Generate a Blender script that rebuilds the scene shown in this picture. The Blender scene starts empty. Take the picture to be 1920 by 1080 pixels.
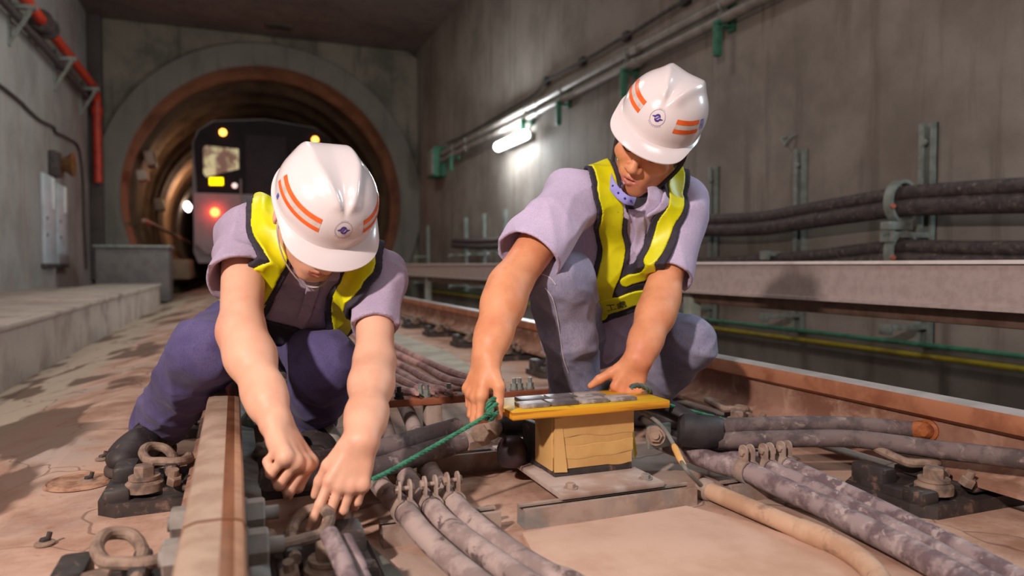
import bpy, bmesh, math, random
import numpy as np
from mathutils import Vector, Matrix, Euler

R = random.Random(11)
SC = bpy.context.scene
COL = SC.collection
# ------------------------------------------------------------------ camera
FPX = 1340.0
YAW = math.atan((960 - 440) / FPX)
PIT = math.atan(43 / FPX)
CAM = Vector((0, 0, 0.5))
FWD = Vector((math.sin(YAW) * math.cos(PIT), math.cos(YAW) * math.cos(PIT), -math.sin(PIT)))
RGT = Vector((math.cos(YAW), -math.sin(YAW), 0))
UPV = RGT.cross(FWD)


def ray(u, v):
    return FWD + RGT * ((u - 960) / FPX) + UPV * ((540 - v) / FPX)


def P(u, v, d):
    return CAM + ray(u, v) * d


def PZ(u, v, z):
    r = ray(u, v)
    return CAM + r * ((z - CAM.z) / r.z)


def PX(u, v, x):
    r = ray(u, v)
    return CAM + r * ((x - CAM.x) / r.x)


def PY(u, v, y):
    r = ray(u, v)
    return CAM + r * (y / r.y)


cd = bpy.data.cameras.new('camera')
cam = bpy.data.objects.new('camera', cd)
COL.objects.link(cam)
M3 = Matrix((RGT, UPV, -FWD)).transposed()
cam.matrix_world = Matrix.Translation(CAM) @ M3.to_4x4()
cd.sensor_width = 36
cd.lens = 36 * FPX / 1920
cd.clip_start = 0.02
cd.clip_end = 200
cd.dof.use_dof = True
cd.dof.focus_distance = 1.58
cd.dof.aperture_fstop = 2.6
SC.camera = cam


# ------------------------------------------------------------------ colours and materials
def lin(c):
    c = c / 255.0
    return c / 12.92 if c <= 0.04045 else ((c + 0.055) / 1.055) ** 2.4


def rgb(r, g, b):
    return (lin(r), lin(g), lin(b), 1.0)


MATS = {}


class NT:
    def __init__(self, name):
        self.m = bpy.data.materials.new(name)
        self.m.use_nodes = True
        self.nt = self.m.node_tree
        self.b = self.nt.nodes['Principled BSDF']
        self.out = self.nt.nodes['Material Output']
        self.co = None

    def n(self, t, **kw):
        nd = self.nt.nodes.new(t)
        for k, v in kw.items():
            setattr(nd, k, v)
        return nd

    def link(self, a, b):
        self.nt.links.new(a, b)

    def coord(self, world=True):
        if world:
            return self.n('ShaderNodeNewGeometry').outputs['Position']
        return self.n('ShaderNodeTexCoord').outputs['Object']

    def noise(self, co, scale, detail=5, rough=0.6, stretch=None, dist=0.0, off=None):
        if stretch or off:
            mp = self.n('ShaderNodeMapping')
            if stretch:
                mp.inputs['Scale'].default_value = stretch
            if off:
                mp.inputs['Location'].default_value = off
            self.link(co, mp.inputs['Vector'])
            co = mp.outputs['Vector']
        t = self.n('ShaderNodeTexNoise')
        t.inputs['Scale'].default_value = scale
        t.inputs['Detail'].default_value = detail
        t.inputs['Roughness'].default_value = rough
        t.inputs['Distortion'].default_value = dist
        self.link(co, t.inputs['Vector'])
        return t.outputs['Fac']

    def ramp(self, fac, lo, hi):
        r = self.n('ShaderNodeMapRange')
        r.inputs['From Min'].default_value = lo
        r.inputs['From Max'].default_value = hi
        r.interpolation_type = 'SMOOTHSTEP'
        self.link(fac, r.inputs['Value'])
        return r.outputs['Result']

    def math(self, op, a, b):
        r = self.n('ShaderNodeMath', operation=op)
        for i, x in enumerate((a, b)):
            if isinstance(x, (int, float)):
                r.inputs[i].default_value = x
            else:
                self.link(x, r.inputs[i])
        return r.outputs[0]

    def mix(self, fac, a, b):
        r = self.n('ShaderNodeMix', data_type='RGBA')
        if isinstance(fac, (int, float)):
            r.inputs[0].default_value = fac
        else:
            self.link(fac, r.inputs[0])
        for i, x in ((6, a), (7, b)):
            if isinstance(x, tuple):
                r.inputs[i].default_value = x
            else:
                self.link(x, r.inputs[i])
        return r.outputs[2]

    def bump(self, h, strength=0.3, dist=0.002):
        bp = self.n('ShaderNodeBump')
        bp.inputs['Strength'].default_value = strength
        bp.inputs['Distance'].default_value = dist
        self.link(h, bp.inputs['Height'])
        self.link(bp.outputs['Normal'], self.b.inputs['Normal'])


def mat(name, c, c2=None, scale=20.0, lo=0.4, hi=0.65, rough=0.6, metal=0.0, bump=0.15, bscale=None, bdist=0.001,
        world=False, stretch=None, detail=5, spec=0.5, coat=0.0, sheen=0.0, emit=None, estr=0.0, c3=None, scale3=4.0,
        lo3=0.5, hi3=0.7, sss=0.0):
    """general two or three tone noise material"""
    if name in MATS:
        return MATS[name]
    t = NT(name)
    b = t.b
    b.inputs['Roughness'].default_value = rough
    b.inputs['Metallic'].default_value = metal
    b.inputs['Specular IOR Level'].default_value = spec
    b.inputs['Coat Weight'].default_value = coat
    b.inputs['Coat Roughness'].default_value = 0.12
    b.inputs['Sheen Weight'].default_value = sheen
    if sss:
        b.inputs['Subsurface Weight'].default_value = sss
        b.inputs['Subsurface Radius'].default_value = (0.012, 0.005, 0.003)
        b.inputs['Subsurface Scale'].default_value = 0.6
    co = t.coord(world)
    if c2 is None:
        c2 = tuple(x * 0.85 for x in c[:3]) + (1,)
    n1 = t.noise(co, scale, detail, 0.62, stretch)
    col = t.mix(t.ramp(n1, lo, hi), c, c2)
    if c3 is not None:
        n3 = t.noise(co, scale3, 4, 0.6, None, 0.4, (3, 1, 7))
        col = t.mix(t.ramp(n3, lo3, hi3), col, c3)
    t.link(col, b.inputs['Base Color'])
    if emit is not None:
        b.inputs['Emission Color'].default_value = emit
        b.inputs['Emission Strength'].default_value = estr
    if bump > 0:
        nb = t.noise(co, bscale or scale * 3, 4, 0.6)
        t.bump(nb, bump, bdist)
    MATS[name] = t.m
    return t.m


# ------------------------------------------------------------------ objects and tags
def tag(o, label=None, cat=None, group=None, kind=None):
    if label:
        o['label'] = label
    if cat:
        o['category'] = cat
    if group:
        o['group'] = group
    if kind:
        o['kind'] = kind
    return o


def link(o, parent=None):
    COL.objects.link(o)
    if parent is not None:
        o.parent = parent
        o.matrix_parent_inverse = parent.matrix_basis.inverted() if parent.parent is None else (parent.parent.matrix_basis @ parent.matrix_parent_inverse @ parent.matrix_basis).inverted()
    return o


def empty(name, loc=(0, 0, 0), rot=None):
    o = bpy.data.objects.new(name, None)
    o.empty_display_size = 0.05
    o.location = loc
    if rot is not None:
        o.rotation_euler = rot
    COL.objects.link(o)
    return o


def copy_tree(o, parent=None):
    c = o.copy()
    COL.objects.link(c)
    if parent is not None:
        c.parent = parent
    for ch in list(o.children):
        copy_tree(ch, c)
    return c


# ------------------------------------------------------------------ mesh builder
def frame_from(t):
    t = Vector(t).normalized()
    a = Vector((0, 0, 1)) if abs(t.z) < 0.9 else Vector((1, 0, 0))
    x = a.cross(t).normalized()
    y = t.cross(x)
    return x, y, t


def spline(pts, n=8):
    """catmull-rom through 3D points"""
    pts = [Vector(p) for p in pts]
    if len(pts) < 3:
        a, b = pts[0], pts[-1]
        return [a.lerp(b, i / (n)) for i in range(n + 1)]
    q = [pts[0] * 2 - pts[1]] + pts + [pts[-1] * 2 - pts[-2]]
    out = []
    for i in range(1, len(q) - 2):
        p0, p1, p2, p3 = q[i - 1], q[i], q[i + 1], q[i + 2]
        for k in range(n):
            t = k / n
            out.append(0.5 * ((2 * p1) + (p2 - p0) * t + (2 * p0 - 5 * p1 + 4 * p2 - p3) * t * t + (3 * p1 - p0 - 3 * p2 + p3) * t ** 3))
    out.append(pts[-1])
    return out


class MB:
    def __init__(self):
        self.v, self.f, self.mi = [], [], []
        self.cur = 0

    def add(self, vs, fs):
        o = len(self.v)
        self.v += [tuple(x) for x in vs]
        self.f += [tuple(i + o for i in f) for f in fs]
        self.mi += [self.cur] * len(fs)
        return self

    def bm(self, b, mtx=None):
        b.verts.index_update()
        vs = [(mtx @ v.co) if mtx is not None else v.co.copy() for v in b.verts]
        self.add(vs, [[v.index for v in f.verts] for f in b.faces])
        b.free()
        return self

    def box(self, c, s, rot=None, bev=0.0, seg=2, mtx=None):
        b = bmesh.new()
        bmesh.ops.create_cube(b, size=1)
        for v in b.verts:
            v.co = Vector((v.co.x * s[0], v.co.y * s[1], v.co.z * s[2]))
        if bev > 0:
            bmesh.ops.bevel(b, geom=b.edges[:], offset=min(bev, min(s) * 0.45), segments=seg, profile=0.5, affect='EDGES')
        m = Matrix.Translation(Vector(c))
        if rot is not None:
            m = m @ (rot.to_4x4() if isinstance(rot, Matrix) else Euler(rot).to_matrix().to_4x4())
        if mtx is not None:
            m = mtx @ m
        return self.bm(b, m)

    def box2(self, a, b_, bev=0.0, seg=2):
        a, b_ = Vector(a), Vector(b_)
        d = b_ - a
        return self.box((a + b_) / 2, (abs(d.x), abs(d.y), abs(d.z)), None, bev, seg)

    def tube(self, pts, r, n=12, cap=True, ry=None, x0=None):
        """swept round (or elliptic) section; r number or list"""
        pts = [Vector(p) for p in pts]
        m = len(pts)
        rs = r if isinstance(r, (list, tuple)) else [r] * m
        tans = []
        for i in range(m):
            t = pts[min(i + 1, m - 1)] - pts[max(i - 1, 0)]
            tans.append(t.normalized() if t.length > 1e-9 else Vector((0, 0, 1)))
        x, y, _ = frame_from(tans[0])
        if x0 is not None:
            x = (Vector(x0) - tans[0] * Vector(x0).dot(tans[0])).normalized()
            y = tans[0].cross(x)
        vs = []
        for i in range(m):
            t = tans[i]
            x = (x - t * x.dot(t)).normalized()
            y = t.cross(x)
            for k in range(n):
                a = 2 * math.pi * k / n
                e = ry if ry is not None else 1.0
                vs.append(pts[i] + x * (math.cos(a) * rs[i]) + y * (math.sin(a) * rs[i] * e))
        fs = []
        for i in range(m - 1):
            for k in range(n):
                k2 = (k + 1) % n
                fs.append((i * n + k, i * n + k2, (i + 1) * n + k2, (i + 1) * n + k))
        if cap:
            fs.append(tuple(range(n - 1, -1, -1)))
            fs.append(tuple((m - 1) * n + k for k in range(n)))
        return self.add(vs, fs)

    def cyl(self, a, b, r, r2=None, n=16):
        return self.tube([a, b], [r, r if r2 is None else r2], n)

    def lathe(self, prof, a, axis, n=24, ang=2 * math.pi):
        """prof: list of (radius, height along axis) from origin a"""
        x, y, t = frame_from(axis)
        a = Vector(a)
        vs = []
        for (r, h) in prof:
            for k in range(n):
                w = ang * k / n
                vs.append(a + t * h + x * (math.cos(w) * r) + y * (math.sin(w) * r))
        fs = []
        for i in range(len(prof) - 1):
            for k in range(n):
                k2 = (k + 1) % n
                fs.append((i * n + k, i * n + k2, (i + 1) * n + k2, (i + 1) * n + k))
        if prof[0][0] > 1e-5:
            fs.append(tuple(range(n - 1, -1, -1)))
        if prof[-1][0] > 1e-5:
            fs.append(tuple((len(prof) - 1) * n + k for k in range(n)))
        return self.add(vs, fs)

    def prism(self, prof, o, x, y, z0, z1, cap=True, mats=None):
        """closed 2D profile in axes x,y extruded along x cross y from z0 to z1"""
        o, x, y = Vector(o), Vector(x), Vector(y)
        z = x.cross(y)
        n = len(prof)
        vs = [o + x * p[0] + y * p[1] + z * z0 for p in prof] + [o + x * p[0] + y * p[1] + z * z1 for p in prof]
        sv = self.cur
        for k in range(n):
            if mats:
                self.cur = mats[k]
            k2 = (k + 1) % n
            o2 = len(self.v)
            self.add([vs[k], vs[k2], vs[n + k2], vs[n + k]], [(0, 1, 2, 3)])
        self.cur = sv
        if cap:
            self.add(vs[:n], [tuple(range(n - 1, -1, -1))])
            self.add(vs[n:], [tuple(range(n))])
        return self

    def sphere(self, c, r, n=12, sx=1, sy=1, sz=1, rot=None):
        b = bmesh.new()
        bmesh.ops.create_uvsphere(b, u_segments=n * 2, v_segments=n, radius=r)
        m = Matrix.Translation(Vector(c))
        if rot is not None:
            m = m @ rot.to_4x4()
        m = m @ Matrix.Diagonal((sx, sy, sz, 1))
        return self.bm(b, m)

    def hexnut(self, c, axis, r, h, hole=0.0):
        x, y, t = frame_from(axis)
        c = Vector(c)
        self.tube([c, c + t * h * 0.88, c + t * h], [r, r, r * 0.88], 6)
        return self

    def build(self, name, m, parent=None, loc=None, smooth=35, weld=True):
        me = bpy.data.meshes.new(name)
        off = Vector(loc) if loc is not None else Vector((0, 0, 0))
        me.from_pydata([tuple(Vector(v) - off) for v in self.v], [], self.f)
        for mm in (m if isinstance(m, (list, tuple)) else [m]):
            me.materials.append(mm)
        if isinstance(m, (list, tuple)):
            me.polygons.foreach_set('material_index', self.mi)
        if weld:
            b = bmesh.new()
            b.from_mesh(me)
            bmesh.ops.remove_doubles(b, verts=b.verts, dist=1e-5)
            bmesh.ops.recalc_face_normals(b, faces=b.faces)
            b.to_mesh(me)
            b.free()
        if smooth:
            me.polygons.foreach_set('use_smooth', [True] * len(me.polygons))
            me.set_sharp_from_angle(angle=math.radians(smooth))
        o = bpy.data.objects.new(name, me)
        o.location = off
        link(o, parent)
        return o


def thing(name, loc, label, cat, group=None, rot=None):
    return tag(empty(name, loc, rot), label, cat, group)


# ------------------------------------------------------------------ signed distance modelling
def nv(p):
    return np.array((p[0], p[1], p[2]), dtype=np.float32)


def cone(a, b, r1, r2):
    """rounded cone between two joints"""
    a, b = nv(a), nv(b)
    ba = b - a
    L2 = float(ba.dot(ba)) + 1e-12

    def f(p):
        d = p - a
        t = np.clip(d @ ba / L2, 0, 1)
        q = d - t[:, None] * ba
        return np.sqrt(np.einsum('ij,ij->i', q, q)) - (r1 + (r2 - r1) * t)
    f.bb = (np.minimum(a - r1, b - r2), np.maximum(a + r1, b + r2))
    return f


def econe(a, b, r1, r2, wide, e):
    """rounded cone flattened: scaled by e along direction wide (e>1 widens)"""
    a, b = nv(a), nv(b)
    ba = b - a
    t0 = ba / np.linalg.norm(ba)
    w = nv(wide)
    w = w - t0 * w.dot(t0)
    w /= np.linalg.norm(w)
    L2 = float(ba.dot(ba))

    def f(p):
        d = p - a
        t = np.clip(d @ ba / L2, 0, 1)
        q = d - t[:, None] * ba
        s = q @ w
        q = q - np.outer(s, w) * np.float32(1 - 1 / e)
        return np.sqrt(np.einsum('ij,ij->i', q, q)) - (r1 + (r2 - r1) * t)
    m = max(e, 1)
    f.bb = (np.minimum(a - r1 * m, b - r2 * m), np.maximum(a + r1 * m, b + r2 * m))
    return f


def ell(c, r, rot=None):
    c, r = nv(c), nv(r)
    M = np.eye(3, dtype=np.float32) if rot is None else np.array(rot, dtype=np.float32)

    def f(p):
        q = (p - c) @ M
        k0 = np.linalg.norm(q / r, axis=1)
        k1 = np.linalg.norm(q / (r * r), axis=1)
        return k0 * (k0 - 1.0) / np.maximum(k1, 1e-6)
    m = float(r.max())
    f.bb = (c - m, c + m)
    return f


def rbox(c, h, r, rot=None):
    c, h = nv(c), nv(h)
    M = np.eye(3, dtype=np.float32) if rot is None else np.array(rot, dtype=np.float32)

    def f(p):
        q = np.abs((p - c) @ M) - (h - r)
        return np.linalg.norm(np.maximum(q, 0), axis=1) + np.minimum(q.max(axis=1), 0) - r
    m = float(np.linalg.norm(h))
    f.bb = (c - m, c + m)
    return f


def smin(a, b, k):
    h = np.clip(0.5 + 0.5 * (b - a) / k, 0, 1)
    return b + (a - b) * h - k * h * (1 - h)


def U(k, *fs):
    def f(p):
        d = fs[0](p)
        for g in fs[1:]:
            d = smin(d, g(p), k) if k > 0 else np.minimum(d, g(p))
        return d
    f.bb = (np.min([g.bb[0] for g in fs], axis=0), np.max([g.bb[1] for g in fs], axis=0))
    return f


def SUB(k, f0, *fs):
    def f(p):
        d = f0(p)
        for g in fs:
            d = -smin(-d, g(p), k) if k > 0 else np.maximum(d, -g(p))
        return d
    f.bb = f0.bb
    return f


def AND(*fs):
    def f(p):
        d = fs[0](p)
        for g in fs[1:]:
            d = np.maximum(d, g(p))
        return d
    f.bb = (np.max([g.bb[0] for g in fs if hasattr(g, 'bb')], axis=0), np.min([g.bb[1] for g in fs if hasattr(g, 'bb')], axis=0))
    return f


def HALF(o, n):
    """keeps the side of the plane the normal points away from"""
    o, n = nv(o), nv(n)
    n = n / np.linalg.norm(n)
    return lambda p: (p - o) @ n


def OFF(f0, k):
    def f(p):
        return f0(p) - k
    f.bb = (f0.bb[0] - abs(k), f0.bb[1] + abs(k))
    return f


def wob(p, s, seed=0):
    """cheap smooth noise about -1..1"""
    o = np.float32(seed * 1.7)
    q = p * np.float32(s)
    a = np.sin(q[:, 0] * 1.0 + 1.3 * np.sin(q[:, 1] * 0.9 + o) + o)
    b = np.sin(q[:, 1] * 1.1 + 1.2 * np.sin(q[:, 2] * 1.05 + 2 * o) + 2.1)
    c = np.sin(q[:, 2] * 0.95 + 1.4 * np.sin(q[:, 0] * 1.2 - o) + 4.2 + o)
    return (a + b + c) / 3


def DISP(f0, fn, pad=0.01):
    def f(p):
        return f0(p) + fn(p)
    f.bb = (f0.bb[0] - pad, f0.bb[1] + pad)
    return f


def surface(f, h, clip=None, pad=None, blk=6):
    """naive surface nets with a coarse skip; returns verts, quads"""
    lo = np.array(f.bb[0], dtype=np.float64) - (pad if pad is not None else 0.02)
    hi = np.array(f.bb[1], dtype=np.float64) + (pad if pad is not None else 0.02)
    if clip is not None:
        lo = np.maximum(lo, clip[0])
        hi = np.minimum(hi, clip[1])
    nb = np.maximum(np.ceil((hi - lo) / (h * blk)).astype(int), 1)
    n = nb * blk
    # coarse pass at block centres
    ax = [lo[i] + (np.arange(nb[i]) + 0.5) * blk * h - 0.5 * h for i in range(3)]
    g = np.stack(np.meshgrid(*ax, indexing='ij'), -1).reshape(-1, 3).astype(np.float32)
    c = f(g).reshape(nb)
    near = np.abs(c) < blk * h * 1.35 + 0.004
    Fd = np.repeat(np.repeat(np.repeat(np.where(c > 0, 1.0, -1.0).astype(np.float32), blk, 0), blk, 1), blk, 2)
    idx = np.argwhere(near)
    loc = np.stack(np.meshgrid(*[np.arange(blk)] * 3, indexing='ij'), -1).reshape(-1, 3)
    step = max(1, 400000 // (blk ** 3))
    for s in range(0, len(idx), step):
        ii = (idx[s:s + step, None, :] * blk + loc[None]).reshape(-1, 3)
        pp = (lo + ii * h).astype(np.float32)
        Fd[ii[:, 0], ii[:, 1], ii[:, 2]] = f(pp)
    S = Fd < 0
    a = S[:-1, :-1, :-1]
    cnt = np.zeros(a.shape, dtype=np.uint8)
    corners = [(i, j, k) for i in (0, 1) for j in (0, 1) for k in (0, 1)]
    for (i, j, k) in corners:
        cnt += S[i:n[0] - 1 + i, j:n[1] - 1 + j, k:n[2] - 1 + k]
    act = (cnt > 0) & (cnt < 8)
    cells = np.argwhere(act)
    vid = np.full(a.shape, -1, dtype=np.int32)
    vid[act] = np.arange(len(cells))
    acc = np.zeros((len(cells), 3))
    num = np.zeros(len(cells))
    for c0 in corners:
        for axn in range(3):
            if c0[axn]:
                continue
            c1 = list(c0)
            c1[axn] = 1
            i0 = cells + c0
            i1 = cells + c1
            f0 = Fd[i0[:, 0], i0[:, 1], i0[:, 2]].astype(np.float64)
            f1 = Fd[i1[:, 0], i1[:, 1], i1[:, 2]].astype(np.float64)
            m = (f0 < 0) != (f1 < 0)
            t = np.where(m, f0 / np.where(m, f0 - f1, 1), 0)
            p = np.tile(np.array(c0, float), (len(cells), 1))
            p[:, axn] += t
            acc += np.where(m[:, None], p, 0)
            num += m
    V = lo + (cells + acc / num[:, None]) * h
    quads = []
    for axn in range(3):
        b1, b2 = (axn + 1) % 3, (axn + 2) % 3
        sl0 = [slice(0, n[i] - 1) for i in range(3)]
        sl1 = list(sl0)
        sl1[axn] = slice(1, n[axn])
        A, B = S[tuple(sl0)], S[tuple(sl1)]
        e = np.argwhere(A != B)
        e = e[(e[:, b1] > 0) & (e[:, b2] > 0)]
        if not len(e):
            continue
        fl = A[e[:, 0], e[:, 1], e[:, 2]]

        def at(d1, d2):
            q = e.copy()
            q[:, b1] -= d1
            q[:, b2] -= d2
            return vid[q[:, 0], q[:, 1], q[:, 2]]
        Q = np.stack([at(0, 0), at(1, 0), at(1, 1), at(0, 1)], 1)
        Q[~fl] = Q[~fl][:, ::-1]
        quads.append(Q)
    Q = np.concatenate(quads)
    Q = Q[(Q >= 0).all(1)]
    return V, Q


def relax(V, Q, it=1, lam=0.5):
    for _ in range(it):
        acc = np.zeros_like(V)
        num = np.zeros(len(V))
        for i in range(4):
            a, b = Q[:, i], Q[:, (i + 1) % 4]
            np.add.at(acc, a, V[b])
            np.add.at(num, a, 1)
        V = V + lam * (acc / np.maximum(num, 1)[:, None] - V)
    return V


def sdf_obj(name, f, h, m, parent=None, loc=(0, 0, 0), it=1, matfn=None, clip=None, keep=None):
    V, Q = surface(f, h, clip)
    V = relax(V, Q, it)
    me = bpy.data.meshes.new(name)
    off = np.array(loc, float)
    me.vertices.add(len(V))
    me.vertices.foreach_set('co', (V - off).astype(np.float32).ravel())
    nq = len(Q)
    me.loops.add(nq * 4)
    me.loops.foreach_set('vertex_index', Q.astype(np.int32).ravel())
    me.polygons.add(nq)
    me.polygons.foreach_set('loop_start', np.arange(0, nq * 4, 4, dtype=np.int32))
    ms = m if isinstance(m, (list, tuple)) else [m]
    for x in ms:
        me.materials.append(x)
    if matfn is not None:
        cen = V[Q].mean(axis=1).astype(np.float32)
        me.polygons.foreach_set('material_index', matfn(cen).astype(np.int32))
    me.update(calc_edges=True)
    me.validate()
    me.polygons.foreach_set('use_smooth', [True] * len(me.polygons))
    o = bpy.data.objects.new(name, me)
    o.location = loc
    link(o, parent)
    return o


def march(f, u, v, d0=0.8, d1=4.0, it=90):
    """first point of the surface f met along the view ray of a photo pixel"""
    r = np.array(ray(u, v), np.float32)
    c = np.array(CAM, np.float32)
    L = float(np.linalg.norm(r))
    d = d0
    for _ in range(it):
        s = float(f((c + r * d)[None])[0])
        if s < 0.0005:
            return c + r * d
        d += s / L * 0.8
        if d > d1:
            return None
    return c + r * d
# ------------------------------------------------------------------ shared materials
def wall_mat(name, base, dark, streak, panel=1.2):
    t = NT(name)
    co = t.coord(True)
    n1 = t.noise(co, 1.1, 6, 0.62)
    n2 = t.noise(co, 2.2, 5, 0.65, (2.6, 2.6, 0.22))
    n3 = t.noise(co, 14, 5, 0.7)
    c = t.mix(t.ramp(n1, 0.38, 0.68), base, dark)
    c = t.mix(t.math('MULTIPLY', t.ramp(n2, 0.5, 0.68), 0.7), c, streak)
    c = t.mix(t.math('MULTIPLY', t.ramp(n3, 0.55, 0.75), 0.35), c, dark)
    t.link(c, t.b.inputs['Base Color'])
    t.b.inputs['Roughness'].default_value = 0.75
    t.b.inputs['Specular IOR Level'].default_value = 0.35
    t.bump(t.noise(co, 9, 6, 0.7), 0.35, 0.006)
    return t.m


M_wallR = wall_mat('concrete_right', rgb(146, 137, 129), rgb(120, 111, 103), rgb(106, 96, 88))
M_wallL = wall_mat('concrete_left', rgb(160, 154, 150), rgb(136, 129, 125), rgb(150, 128, 120))
M_ceil = wall_mat('concrete_ceiling', rgb(118, 104, 98), rgb(102, 90, 84), rgb(88, 78, 72))
M_portal = wall_mat('concrete_portal', rgb(136, 126, 112), rgb(96, 92, 82), rgb(84, 80, 68))
M_ring = wall_mat('concrete_ring', rgb(126, 118, 110), rgb(112, 106, 98), rgb(100, 96, 86))


def tunnel_mat():
    t = NT('tunnel_segments')
    co = t.coord(True)
    n1 = t.noise(co, 2.0, 5, 0.6)
    c = t.mix(t.ramp(n1, 0.4, 0.7), rgb(150, 122, 96), rgb(112, 90, 74))
    t.link(c, t.b.inputs['Base Color'])
    t.b.inputs['Roughness'].default_value = 0.7
    return t.m


M_tunnel = tunnel_mat()


def floor_mat():
    t = NT('dusty_track_slab')
    co = t.coord(True)
    sep = t.n('ShaderNodeSeparateXYZ')
    t.link(co, sep.inputs[0])
    n1 = t.noise(co, 3.5, 7, 0.65, None, 0.3)
    n2 = t.noise(co, 40, 5, 0.7)
    n3 = t.noise(co, 1.6, 4, 0.6, None, 0.5, (4, 2, 0))
    dust = rgb(196, 162, 143)
    grey = rgb(180, 160, 148)
    brown = rgb(156, 118, 98)
    c = t.mix(t.ramp(n1, 0.4, 0.66), dust, brown)
    c = t.mix(t.ramp(n3, 0.5, 0.66), c, grey)
    # bare grey strip by the walkway
    wob_ = t.math('ADD', sep.outputs[0], t.math('MULTIPLY', n1, 0.22))
    strip = t.ramp(wob_, -0.50, -0.62)
    c = t.mix(strip, c, rgb(178, 160, 142))
    # dark wet stains with a shape of their own, on that strip
    st = t.noise(co, 2.6, 3, 0.5, (1.0, 0.55, 1), 0.25, (1.9, 0.2, 0))
    stain = t.math('MULTIPLY', t.ramp(st, 0.53, 0.57), t.ramp(sep.outputs[0], -0.34, -0.46))
    c = t.mix(t.math('MULTIPLY', stain, 0.85), c, rgb(92, 70, 58))
    # speckle of grit
    c = t.mix(t.math('MULTIPLY', t.ramp(n2, 0.58, 0.72), 0.4), c, rgb(118, 84, 66))
    # hairline cracks
    vo = t.n('ShaderNodeTexVoronoi', feature='DISTANCE_TO_EDGE')
    vo.inputs['Scale'].default_value = 2.3
    mp = t.n('ShaderNodeMapping')
    t.link(co, mp.inputs['Vector'])
    add = t.n('ShaderNodeVectorMath', operation='ADD')
    nn = t.n('ShaderNodeTexNoise')
    nn.inputs['Scale'].default_value = 5
    t.link(co, nn.inputs['Vector'])
    sc = t.n('ShaderNodeVectorMath', operation='SCALE')
    sc.inputs['Scale'].default_value = 0.22
    t.link(nn.outputs['Color'], sc.inputs[0])
    t.link(mp.outputs['Vector'], add.inputs[0])
    t.link(sc.outputs[0], add.inputs[1])
    t.link(add.outputs[0], vo.inputs['Vector'])
    crack = t.math('MULTIPLY', t.ramp(vo.outputs['Distance'], 0.010, 0.003), 0.55)
    c = t.mix(crack, c, rgb(92, 66, 52))
    t.link(c, t.b.inputs['Base Color'])
    t.b.inputs['Roughness'].default_value = 0.9
    t.b.inputs['Specular IOR Level'].default_value = 0.25
    t.bump(t.math('ADD', n1, t.math('MULTIPLY', n2, 0.4)), 0.5, 0.006)
    return t.m


M_floor = floor_mat()
M_pad = mat('pale_concrete_pad', rgb(204, 170, 150), rgb(188, 152, 130), 6, 0.4, 0.7, 0.9, bump=0.25, bscale=90, bdist=0.002, world=True, c3=rgb(176, 136, 112), scale3=2.5)
M_ledge = mat('walkway_concrete', rgb(178, 162, 150), rgb(150, 132, 120), 3.5, 0.4, 0.7, 0.85, bump=0.4, bscale=16, bdist=0.005, world=True, c3=rgb(120, 104, 92), scale3=2.6, lo3=0.56)
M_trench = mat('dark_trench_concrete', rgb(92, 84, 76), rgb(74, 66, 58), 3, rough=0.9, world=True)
M_galv = mat('galvanised_steel', rgb(150, 156, 150), rgb(126, 132, 124), 14, rough=0.5, metal=0.35, bump=0.1)
M_galvdust = mat('dusty_galvanised', rgb(172, 152, 140), rgb(146, 122, 108), 18, 0.4, 0.65, 0.7, 0.15, bump=0.2, c3=rgb(132, 128, 124), scale3=9, lo3=0.5)
M_beam = mat('third_rail_cover_grey', rgb(176, 160, 156), rgb(164, 148, 143), 30, rough=0.55, bump=0.06)
M_green = mat('green_painted_steel', rgb(60, 118, 92), rgb(44, 96, 74), 20, rough=0.6, bump=0.05)
M_black = mat('black_rubber', rgb(52, 48, 50), rgb(36, 33, 35), 20, rough=0.55, bump=0.15)
M_dkcable = mat('dark_dusty_cable', rgb(78, 68, 66), rgb(58, 50, 50), 22, 0.4, 0.6, 0.75, bump=0.15, c3=rgb(112, 98, 92), scale3=35, lo3=0.56)
M_redpipe = mat('red_painted_pipe', rgb(206, 62, 36), rgb(176, 46, 28), 8, rough=0.45, bump=0.05)
M_brass = mat('weathered_brass', rgb(150, 108, 66), rgb(112, 76, 46), 20, rough=0.5, metal=0.5)


# ------------------------------------------------------------------ room shell
XL, XR, ZC, YP = -2.65, 4.0, 5.42, 16.4       # walls, ceiling, portal wall
TCX, TCZ, TR = 0.72, 1.90, 2.86                # bored tunnel centre and inner radius
RO = 3.34                                      # outer radius of the portal ring


def struct(o, label=None):
    return tag(o, label, None, None, 'structure')


def floor_height(x, y):
    z = 0.0
    if x < -0.42:
        z = -0.14 * min(1.0, (-0.42 - x) / 0.7)
    z += 0.004 * math.sin(3.1 * x + 1.7 * y) * math.sin(2.3 * y - x) if x < -0.15 else 0
    return z


mb = MB()
xs = [-1.30, -1.08, -0.95, -0.85, -0.75, -0.65, -0.55, -0.48, -0.42, -0.35, -0.25, -0.1, 0.1, 0.4, 0.7, 1.0, 1.3, 1.6, 1.78]
ys = [-2.5 + 0.25 * i for i in range(40)] + [7.5 + 0.8 * i for i in range(45)]
vs = [(x, y, floor_height(x, y)) for y in ys for x in xs]
nx = len(xs)
fs = [(j * nx + i, j * nx + i + 1, (j + 1) * nx + i + 1, (j + 1) * nx + i) for j in range(len(ys) - 1) for i in range(nx - 1)]
mb.add(vs, fs)
mb.add([(1.78, -2.5, 0), (1.78, 43, 0), (1.78, 43, -0.45), (1.78, -2.5, -0.45)], [(0, 1, 2, 3)])
mb.cur = 1
mb.add([(1.78, -2.5, -0.45), (XR + .1, -2.5, -0.45), (XR + .1, YP + .4, -0.45), (1.78, YP + .4, -0.45)], [(0, 1, 2, 3)])
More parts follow.
